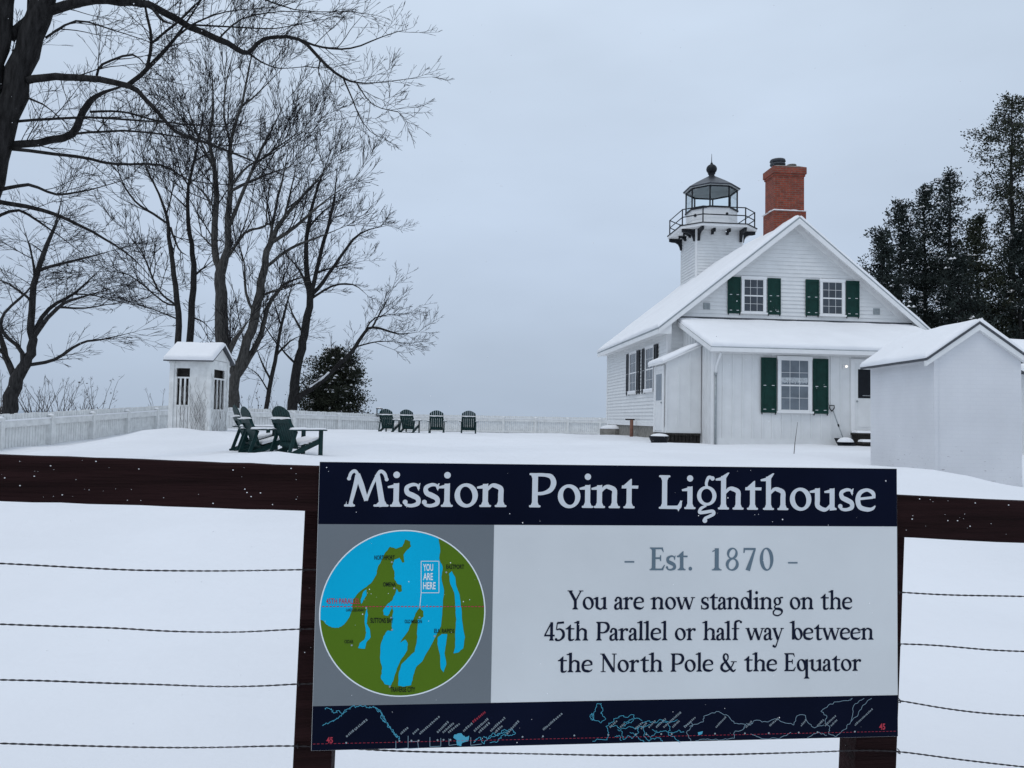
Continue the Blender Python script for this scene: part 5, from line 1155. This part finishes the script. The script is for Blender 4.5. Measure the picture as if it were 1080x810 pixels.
def fuse_poly(pts):
    n = len(pts); r = delaunay_2d_cdt([Vector(p) for p in pts], [(i, (i + 1) % n) for i in range(n)], [], 2, 1e-7); return [tuple(v) for v in r[0]], r[2]
disc = poly_mesh('map_disc', 'ink_green', [(cx0 + mr_ * cos(2 * pi * i / 72), cz0 + mr_ * sin(2 * pi * i / 72)) for i in range(72)], 2, sign)
coast = [(44, 440), (60, 462), (85, 476), (115, 478), (140, 463), (163, 432), (176, 400), (180, 352), (205, 320), (235, 297), (262, 276), (285, 240), (292, 205), (310, 170), (325, 140), (347, 113), (372, 122), (402, 112), (416, 80), (437, 88), (441, 112), (420, 132), (408, 150), (412, 182), (403, 185), (390, 162), (366, 172), (358, 198), (368, 232), (366, 255), (380, 280), (398, 286), (400, 314), (388, 318), (376, 302), (368, 330), (356, 356), (335, 372), (316, 398), (318, 420), (338, 424), (350, 400), (357, 384), (362, 405), (356, 440), (354, 470), (358, 492), (336, 490), (318, 515), (304, 560), (302, 610), (312, 660), (306, 705), (322, 730), (350, 738), (362, 715), (378, 660), (400, 615), (424, 580), (426, 545), (415, 530), (392, 545), (408, 520), (430, 490), (440, 462), (452, 440), (462, 412), (480, 388), (496, 402), (498, 425), (484, 440), (472, 438), (470, 480), (468, 530), (458, 585), (428, 612), (398, 642), (385, 690), (384, 738), (412, 742), (442, 735), (452, 690), (464, 655), (492, 628), (512, 590), (538, 545), (556, 508), (576, 470), (582, 400), (590, 310), (578, 250), (584, 205), (568, 165), (573, 130), (564, 78)]
rg = random.Random(3)
def rough_line(pts, closed=False, amp=.0016, sub=4):
    out_ = []; n = len(pts)
    for i in range(n if closed else n - 1):
        a = Vector(pts[i]); b = Vector(pts[(i + 1) % n])
        for k in range(sub):
            p = a.lerp(b, k / sub); out_.append((p.x + (rg.uniform(-amp, amp) if k else 0), p.y + (rg.uniform(-amp, amp) if k else 0)))
    if not closed: out_.append(tuple(pts[-1]))
    return out_
cp = rough_line([Zm(*p) for p in coast], False, .0009)
a0 = math.atan2(cp[-1][1] - cz0, cp[-1][0] - cx0); a1 = math.atan2(cp[0][1] - cz0, cp[0][0] - cx0)
if a1 < a0: a1 += 2 * pi
cp[0] = (cx0 + mr_ * .999 * cos(a1), cz0 + mr_ * .999 * sin(a1)); cp[-1] = (cx0 + mr_ * .999 * cos(a0), cz0 + mr_ * .999 * sin(a0))
cp += [(cx0 + mr_ * .999 * cos(a0 + (a1 - a0) * i / 30), cz0 + mr_ * .999 * sin(a0 + (a1 - a0) * i / 30)) for i in range(1, 30)]
wm = MB()
for pts in (cp, *[rough_line([Zm(*p) for p in q], True, .0007) for q in (
        [(612, 235), (625, 222), (640, 250), (645, 290), (660, 330), (668, 390), (672, 450), (684, 520), (676, 570), (655, 588), (632, 592), (640, 560), (640, 500), (645, 440), (640, 380), (636, 320), (618, 280)],
        [(562, 520), (580, 505), (604, 505), (600, 540), (592, 590), (600, 640), (588, 678), (575, 660), (572, 600), (560, 550)],
        [(243, 390), (248, 420), (242, 460), (255, 480), (260, 520), (240, 545), (235, 572), (203, 568), (212, 545), (232, 530), (240, 500), (234, 460), (234, 420)],
        [(226, 318), (241, 304), (242, 332), (228, 352), (218, 372), (215, 350)])]):
    v_, f_ = fuse_poly(pts); wm.add([(x, -.0012, z) for x, z in v_], f_)
wm.build('map_water', M['ink_blue'], disc)
def line_mesh(mb, pts, wd, lay):
    for a, b in zip(pts[:-1], pts[1:]):
        a = Vector(a); b = Vector(b); d = b - a
        if d.length < 1e-6: continue
        d.normalize(); n = Vector((-d.y, d.x)) * wd / 2; mb.add([(a.x - n.x, -.0004 * lay, a.y - n.y), (b.x - n.x, -.0004 * lay, b.y - n.y), (b.x + n.x, -.0004 * lay, b.y + n.y), (a.x + n.x, -.0004 * lay, a.y + n.y)], [(0, 1, 2, 3)])
m = MB(); n = 96
for i in range(n):
    P = []
    for j, r_ in ((i, mr_), (i + 1, mr_), (i + 1, mr_ + .0032), (i, mr_ + .0032)): P.append((cx0 + r_ * cos(2 * pi * j / n), -.0009, cz0 + r_ * sin(2 * pi * j / n)))
    m.add(P, [(0, 1, 2, 3)])
m.build('map_ring', M['ink_white'], disc)
m = MB(); xa, za = Zm(42, 382); xb, zb = Zm(775, 382)
k = 46
for i in range(k): line_mesh(m, [(xa + (xb - xa) * i / k, za + (zb - za) * i / k), (xa + (xb - xa) * (i + .68) / k, za + (zb - za) * (i + .68) / k)], .0022, 4)
m.build('parallel_line', M['ink_red'], disc)
def words(name, txt, mt, x0, x1, y0, y1, conv, parent, lay=5, bold=.0):
    """small printed capitals in Blender's built-in face, squeezed to the box measured on the sign"""
    cu = bpy.data.curves.new(name, 'FONT'); cu.body = txt; cu.size = 1; cu.offset = bold; cu.resolution_u = 3
    ob_ = bpy.data.objects.new(name, cu); COL.objects.link(ob_); bpy.context.view_layer.update()
    me = bpy.data.meshes.new_from_object(ob_.evaluated_get(bpy.context.evaluated_depsgraph_get())); bpy.data.objects.remove(ob_); bpy.data.curves.remove(cu)
    xs = [v.co.x for v in me.vertices]; ys = [v.co.y for v in me.vertices]; mnx, mxx, mny, mxy = min(xs), max(xs), min(ys), max(ys)
    A = conv(x0, y1); B = conv(x1, y1); Cc = conv(x0, y0)
    for v in me.vertices:
        u = (v.co.x - mnx) / (mxx - mnx); h_ = (v.co.y - mny) / (mxy - mny)
        v.co = (A[0] + (B[0] - A[0]) * u + (Cc[0] - A[0]) * h_, -.0004 * lay, A[1] + (B[1] - A[1]) * u + (Cc[1] - A[1]) * h_)
    me.materials.append(M[mt]); o = bpy.data.objects.new(name, me); COL.objects.link(o); o.parent = parent; return o
for txt, mt, x0, x1, y0, y1 in (('NORTHPORT', 'ink_black', 277, 368, 152, 172), ('EASTPORT', 'ink_black', 600, 680, 193, 213), ('OMENA', 'ink_black', 316, 373, 273, 292), ('45TH PARALLEL', 'ink_red', 60, 212, 345, 370), ('LAKE LEELANAU', 'ink_black', 150, 232, 391, 404),
                                ('SUTTONS BAY', 'ink_black', 259, 362, 433, 456), ('OLD MISSION', 'ink_black', 413, 490, 441, 457), ('ELK RAPIDS', 'ink_black', 546, 636, 482, 501), ('CEDAR', 'ink_black', 142, 182, 532, 547), ('TRAVERSE CITY', 'ink_black', 348, 460, 744, 766)):
    words('place_name', txt, mt, x0, x1, y0, y1, Zm, disc, 5, .012)
for txt, y0, y1, x1 in (('YOU', 190, 222, 541), ('ARE', 231, 263, 540), ('HERE', 272, 304, 552)): words('here_lettering', txt, 'ink_white', 496, x1, y0, y1, Zm, disc, 5, .02)
m = MB(); bxp = [Zm(487, 178), Zm(567, 178), Zm(567, 320), Zm(487, 320), Zm(487, 178)]; line_mesh(m, bxp, .0016, 4.6); line_mesh(m, [Zm(487, 320), Zm(481, 384)], .0016, 4.6); m.build('here_box', M['ink_white'], disc)
m = MB()
for x, y in ((482, 386), (355, 182), (600, 228), (240, 388), (175, 556), (480, 430), (548, 515), (346, 742), (352, 432), (366, 300), (356, 486)):
    a, b = Zm(x, y); m.add([(a + .0026 * cos(2 * pi * i / 8), -.0019, b + .0026 * sin(2 * pi * i / 8)) for i in range(8)], [tuple(range(8))])
m.build('place_dots', M['ink_dim'], disc)
# lettering
def L2(px, py): return SG(px, py)
for wd, xa, ya, xb, yb in (('Mission', 363.5, 534.2, 533, 534.8), ('Point', 558.2, 535.0, 673, 536.2), ('Lighthouse', 695.8, 536.6, 923.4, 539.0)):
    m = MB(); a = L2(xa, ya); b = L2(xb, yb); set_line(m, F_T, wd, a[0], b[0], a[1], b[1], abs(L2(540, 498.8)[1] - L2(540, 535)[1]), .075, -.0008); m.build('title_lettering', M['ink_silver'], sign)
cap = abs(L2(700, 577.5)[1] - L2(700, 601.5)[1])
for wd, xa, xb, yb in (('-', 658.5, 668.8, 601.2), ('Est.', 685.5, 730.2, 601.4), ('1870', 749, 815.6, 601.6), ('-', 831, 841, 602)):
    m = MB(); a = L2(xa, yb); b = L2(xb, yb); set_line(m, F_E, wd, a[0], b[0], a[1], b[1], cap, .05 if wd != '1870' else .16, -.0008); m.build('date_lettering', M['ink_grey'], sign)
for wd, xa, ya, xb, yb, cap in (('You are now standing on the', 599.0, 642.7, 898.6, 642.6, 19.6), ('45th Parallel or half way between', 573.8, 675.6, 921.2, 674.6, 19.4), ('the North Pole & the Equator', 588.2, 709.0, 908.4, 707.4, 19.2)):
    a = L2(xa, ya); b = L2(xb, yb); cz = abs(L2(xa + 150, ya)[1] - L2(xa + 150, ya - cap)[1]); m = MB(); set_line(m, F_B, wd, a[0], b[0], a[1], b[1], cz, .045, -.0008); m.build('message_lettering', M['ink_navy'], sign)
# world map along the parallel
A5 = lambda x, y: SG(330 + x / 3.484, 730 + y / 3.484)
A6 = lambda x, y: SG(620 + x / 3.176, 725 + y / 3.176)
m = MB(); m2 = MB()
for q in ([(35, 122), (60, 112), (85, 100), (105, 85), (120, 65), (140, 55), (170, 50), (200, 55), (230, 55), (250, 75), (255, 100), (275, 120), (290, 140), (310, 160), (318, 180)], [(45, 58), (62, 60), (75, 72), (98, 72), (110, 80), (125, 70)], [(232, 55), (245, 70), (262, 95), (280, 125), (300, 148), (312, 165)], [(238, 62), (256, 84), (268, 110), (292, 138)],
          [(590, 185), (610, 165), (630, 190), (660, 150), (680, 160), (700, 140), (730, 135), (745, 150), (720, 160), (700, 155), (680, 180), (650, 185)], [(625, 165), (650, 170), (690, 150), (720, 145)]): line_mesh(m, rough_line([A5(*p) for p in q], False, .0034, 6), .0013, 2.4)
for q in ([(305, 178), (305, 208), (350, 205), (350, 160)], [(350, 182), (385, 180), (388, 205), (350, 207)], [(430, 165), (430, 200), (470, 198), (470, 168)], [(500, 170), (500, 195), (540, 190)], [(580, 165), (580, 195), (620, 190)]): line_mesh(m2, [A5(*p) for p in q], .0012, 2.4)
for q in ([(30, 55), (45, 52), (50, 75), (42, 85), (60, 105), (45, 118), (22, 110), (12, 95), (25, 80), (30, 55)], [(8, 92), (18, 88), (20, 105), (10, 108), (8, 92)], [(15, 180), (30, 172), (65, 175), (70, 150), (60, 130), (75, 120), (90, 105), (110, 95), (130, 100), (155, 92), (150, 112), (130, 120), (120, 130)],
          [(100, 140), (115, 150), (120, 175), (135, 160), (150, 170), (170, 150), (165, 135), (185, 130), (190, 165), (205, 180), (215, 160), (230, 150)], [(230, 130), (250, 110), (275, 130), (270, 160), (290, 165), (310, 185)], [(75, 130), (95, 128), (110, 140), (140, 130), (160, 140), (180, 130), (210, 125)], [(90, 165), (105, 160), (112, 178)], [(140, 150), (160, 158), (175, 176), (190, 182)], [(180, 120), (200, 112), (225, 118), (245, 108), (270, 115), (300, 108)], [(215, 140), (240, 150), (262, 145), (285, 152), (305, 142), (322, 150)], [(120, 118), (138, 108), (160, 104), (182, 110)], [(195, 150), (212, 172), (236, 168), (250, 182)]): line_mesh(m, rough_line([A6(*p) for p in q], False, .0028, 5), .0012, 2.4)
for q in ([(320, 130), (345, 115), (350, 130), (330, 150), (345, 180)], [(340, 130), (385, 115), (390, 95), (430, 80), (470, 95), (490, 120), (530, 125), (520, 140), (490, 150), (490, 170), (450, 175), (400, 172), (360, 178)], [(530, 120), (545, 125), (560, 110), (600, 115), (630, 105), (670, 120), (690, 125), (700, 95), (725, 92), (735, 115), (760, 135), (790, 125)], [(545, 155), (580, 170), (640, 172), (680, 150)],
          [(780, 80), (810, 55), (850, 45), (880, 42), (885, 35)], [(780, 80), (800, 95), (795, 115), (810, 135), (805, 155), (830, 165), (860, 140), (880, 115), (890, 60), (925, 36)], [(880, 115), (905, 90), (920, 60), (950, 36)], [(735, 168), (770, 150), (800, 160)]): line_mesh(m2, rough_line([A6(*p) for p in q], False, .0022, 5), .0011, 2.4)
v_, f_ = fuse_poly(rough_line([A5(*p) for p in [(520, 155), (545, 150), (560, 165), (575, 160), (570, 180), (548, 185), (545, 198), (530, 195), (528, 175), (515, 165)]], True, .001)); m.add([(x, -.001, z) for x, z in v_], f_)
v_, f_ = fuse_poly([A6(*p) for p in [(368, 150), (385, 146), (382, 156), (370, 160)]]); m.add([(x, -.001, z) for x, z in v_], f_)
m.build('coastlines', M['ink_cyan'], band); m2.build('border_lines', M['ink_pale'], band)
m = MB(); pa = A5(0, 190); pb = A6(1035, 146); k = 150
for i in range(k): line_mesh(m, [(pa[0] + (pb[0] - pa[0]) * i / k, pa[1] + (pb[1] - pa[1]) * i / k), (pa[0] + (pb[0] - pa[0]) * (i + .6) / k, pa[1] + (pb[1] - pa[1]) * (i + .6) / k)], .0010, 3)
m.build('parallel_line', M['ink_red'], band)
words('route_number', '45', 'ink_red', 50, 74, 164, 186, A5, band, 4, .03); words('route_number', '45', 'ink_red', 975, 995, 120, 141, A6, band, 4, .03)
m = MB(); mred = MB()
def scrib(mb, A, x0, y0, x1, y1, hpx):
    a = Vector(A(x0, y0)); b = Vector(A(x1, y1)); d = (b - a); L_ = d.length; d.normalize(); n = Vector((-d.y, d.x)); hh = hpx * .0024 / 3.9; s = 0
    while s < L_:
        w_ = hh * rg.uniform(.35, .7); c = a + d * s; sh_ = hh * rg.uniform(.75, 1.1)
        for f in (0, .62):
            p = c + d * w_ * f; mb.add([(p.x, -.0017, p.y), ((p + d * w_ * .38).x, -.0017, (p + d * w_ * .38).y), ((p + d * w_ * .38 + n * sh_).x, -.0017, (p + d * w_ * .38 + n * sh_).y), ((p + n * sh_).x, -.0017, (p + n * sh_).y)], [(0, 1, 2, 3)])
        if rg.random() < .7: p = c + n * sh_ * rg.choice((0, .42, .8)); q = p + d * w_; mb.add([(p.x, -.0018, p.y), (q.x, -.0018, q.y), ((q + n * sh_ * .2).x, -.0018, (q + n * sh_ * .2).y), ((p + n * sh_ * .2).x, -.0018, (p + n * sh_ * .2).y)], [(0, 1, 2, 3)])
        s += w_ * 1.75
for q in ((125, 165, 198, 105), (325, 155, 348, 135), (370, 155, 388, 138), (395, 155, 468, 90), (460, 150, 500, 110), (480, 150, 520, 115), (500, 150, 540, 118), (555, 145, 585, 118), (595, 145, 645, 100), (612, 150, 650, 115), (655, 145, 705, 98), (672, 150, 695, 128), (715, 155, 758, 108), (848, 140, 915, 82)): scrib(m, A5, *q, 9)
scrib(mred, A5, 590, 112, 635, 75, 10)
for q in ((75, 135, 100, 112), (110, 135, 125, 122), (160, 140, 185, 118), (180, 140, 198, 120), (205, 135, 228, 112), (230, 135, 260, 108), (255, 135, 312, 85), (285, 135, 305, 115), (325, 135, 362, 100), (430, 135, 465, 98), (530, 135, 550, 115), (610, 130, 638, 105), (715, 130, 730, 112), (770, 130, 792, 108), (795, 130, 832, 95), (815, 130, 835, 110), (895, 128, 955, 72)): scrib(m, A6, *q, 8)
m.build('tiny_place_names', M['ink_dim'], band); mred.build('tiny_red_name', M['ink_red'], band)
m = MB()
for A, L_ in ((A5, ((123, 185), (318, 178), (362, 177), (388, 177), (458, 175), (480, 174), (505, 174), (770, 163), (845, 161), (960, 158))), (A6, ((68, 158), (160, 156), (195, 156), (245, 155), (280, 155), (425, 154), (525, 153), (605, 152), (705, 150), (768, 149), (893, 147)))):
    for x, y in L_:
        a, b = A(x, y); m.add([(a + .0024 * cos(2 * pi * i / 8), -.0021, b + .0024 * sin(2 * pi * i / 8)) for i in range(8)], [tuple(range(8))])
m.build('route_dots', M['ink_dim'], band)

# ------------------------------------------------------------------ the dark rail fence in front
fence = thing('rail_fence', 'dark brown board rail fence in the foreground strung with twisted wire', 'fence', so, math.atan2(ex.y, ex.x))
RF = .012                                   # rail's front face, just behind the panel
def rail_piece(pt, pbm, x0, x1):
    (xa, za), (xb, zb) = [SG(*p, RF) for p in pt]; (xc, zc), (xd, zd) = [SG(*p, RF) for p in pbm]
    T = lambda x: za + (zb - za) * (x - xa) / (xb - xa); B = lambda x: zc + (zd - zc) * (x - xc) / (xd - xc)
    n = 26; mb = MB(); r = random.Random(4); top = []; bt = []
    for i in range(n + 1):
        x = x0 + (x1 - x0) * i / n; top.append((x, T(x) + r.uniform(-.0012, .0012))); bt.append((x, B(x) + r.uniform(-.0012, .0012)))
    V = [(x, RF, z) for x, z in bt] + [(x, RF, z) for x, z in top] + [(x, RF + .04, z) for x, z in bt] + [(x, RF + .04, z) for x, z in top]; k = n + 1; Fs = []
    for i in range(n): Fs += [(i, i + 1, k + i + 1, k + i), (2 * k + i + 1, 2 * k + i, 3 * k + i, 3 * k + i + 1), (k + i, k + i + 1, 3 * k + i + 1, 3 * k + i), (i + 1, i, 2 * k + i, 2 * k + i + 1)]
    Fs += [(0, k, 3 * k, 2 * k), (n, 2 * k + n, 3 * k + n, k + n)]; mb.add(V, Fs); return mb
xl = SG(341, 515, RF)[0]
rail_piece([(0, 480), (320, 491.4)], [(0, 528.6), (320, 539)], SG(-420, 500, RF)[0], xl).build('rail', M['rail_wood'], fence, .004)
rail_piece([(955, 523.0), (1080, 529)], [(955, 567.0), (1080, 573)], xl + .003, SG(1500, 545, RF)[0]).build('rail', M['rail_wood'], fence, .004)
PF = RF + .043
for (p1, p2, w1, sh_) in (((321, 545), (309, 800), 40, 0), ((911.5, 570), (902.5, 800), 43, 0), ((321, 545), (309, 800), 40, -1.36), ((911.5, 570), (902.5, 800), 43, 1.27)):
    a = SG(*p1, PF); b = SG(*p2, PF); a = (a[0] + sh_, a[1] - sh_ * .033); b = (b[0] + sh_, b[1] - sh_ * .033); ww = SG(p1[0] + w1, p1[1], PF)[0] - a[0] + sh_; dx = (b[0] - a[0]) / (b[1] - a[1]); X = lambda z: a[0] + (z - a[1]) * dx
    zt = a[1] + .125; zb = -1.2; mb = MB()
    V = [(X(zb), PF, zb), (X(zb) + ww, PF, zb), (X(zb) + ww, PF + .09, zb), (X(zb), PF + .09, zb), (X(zt), PF, zt), (X(zt) + ww, PF, zt), (X(zt) + ww, PF + .09, zt), (X(zt), PF + .09, zt)]
    mb.add(V, [(0, 3, 2, 1), (4, 5, 6, 7), (0, 1, 5, 4), (1, 2, 6, 5), (2, 3, 7, 6), (3, 0, 4, 7)]); mb.build('post', M['rail_wood'], fence, .004)
WO = PF - .004
for line in ([(-420, 585), (-60, 592), (0, 594), (70, 598), (140, 601.6), (230, 602.4), (315, 601), (331, 600), (640, 612), (944, 624), (954, 625), (990, 627.5), (1080, 629), (1500, 640)],
             [(-420, 650), (-60, 656), (0, 658.3), (70, 661), (125, 662), (170, 666), (256, 667.3), (290, 665), (317, 662), (640, 676), (940, 679), (950, 679), (985, 680), (1050, 686.5), (1080, 687), (1500, 700)],
             [(-420, 708), (-60, 716), (0, 717), (60, 718), (100, 720.5), (160, 721.5), (225, 724.5), (280, 724), (325, 720), (640, 735), (942, 737), (950, 738.5), (985, 746), (1040, 753), (1080, 755), (1500, 775)],
             [(-420, 778), (-60, 782), (0, 784), (60, 786), (167, 788.6), (225, 788.6), (309, 786), (330, 787), (420, 792.5), (500, 794), (560, 795), (650, 797), (760, 796), (870, 793), (905, 791), (945, 791.5), (960, 794), (1010, 801), (1080, 809), (1500, 850)]):
    P = [Vector((q[0], WO, q[1])) for q in (SG(x, y, WO) for x, y in line)]; Q = [P[0]]
    for a, b in zip(P[:-1], P[1:]):
        k = max(1, int((b - a).length / .035)); Q += [a.lerp(b, (i + 1) / k) for i in range(k)]
    for _ in range(4): Q = [Q[0]] + [(Q[i - 1] + Q[i] * 2 + Q[i + 1]) / 4 for i in range(1, len(Q) - 1)] + [Q[-1]]
    P = Q; mb = MB(); ln = 0; cum = [0]
    for a, b in zip(P[:-1], P[1:]): ln += (b - a).length; cum.append(ln)
    n = int(ln / .0042); S = []; j = 0
    for i in range(n):
        s = ln * i / n
        while cum[j + 1] < s: j += 1
        S.append((P[j].lerp(P[j + 1], (s - cum[j]) / (cum[j + 1] - cum[j])), s))
    for ph in (0, pi): mb.tube([p + Vector((0, cos(s / .042 * 2 * pi + ph), sin(s / .042 * 2 * pi + ph))) * .0012 for p, s in S], .00125, 4)
    for px in (318, 948):
        c = min(S, key=lambda q: abs(q[0].x - SG(px, 650, WO)[0]))[0]; mb.tube([c + Vector((-.001, .006, .006)), c + Vector((-.001, -.004, .004)), c + Vector((.001, -.004, -.004)), c + Vector((.001, .006, -.006))], .0014, 4)
    mb.build('wire', M['wire'], fence)
# flecks of snow caught on the dark wood
m = MB(); r = random.Random(9)
for i in range(46):
    px = r.choice((r.uniform(0, 330), r.uniform(0, 330), r.uniform(952, 1080))); py = (480 + px * .035 + r.uniform(2, 44)) if px < 400 else (523 + (px - 950) * .046 + r.uniform(2, 40))
    x, z = SG(px, py, RF); s = r.choice((.0007, .0009, .0012, .0020)); m.lathe((x, RF - .0005, z), [(s * .6, -s * .6), (s, 0), (s * .6, s * .6)], 6)
tag(m.build('snow_flecks', M['roof_snow'], fence), kind='stuff')

# ------------------------------------------------------------------ falling snow
fl = MB(); r = random.Random(21)
def flake(c, s):
    fl.add([c + Vector((s * r.uniform(.7, 1.2), 0, 0)), c - Vector((s, 0, 0)), c + Vector((0, s, 0)), c - Vector((0, s, 0)), c + Vector((0, 0, s * r.uniform(.6, 1))), c - Vector((0, 0, s))],
           [(0, 2, 4), (2, 1, 4), (1, 3, 4), (3, 0, 4), (2, 0, 5), (1, 2, 5), (3, 1, 5), (0, 3, 5)], 0, True)
for i in range(650):
    D = r.uniform(.9, 1.85); flake(at(r.uniform(-60, 1140), r.uniform(-40, 850), D), r.choice((.0004, .0005, .0007, .0010)))
for i in range(900):
    D = r.uniform(2.6, 26); flake(at(r.uniform(-60, 1140), r.uniform(-40, 520), D), r.uniform(.0014, .003))
tag(fl.build('falling_snowflakes', M['roof_snow']), 'light snowflakes drifting down', None, kind='stuff')
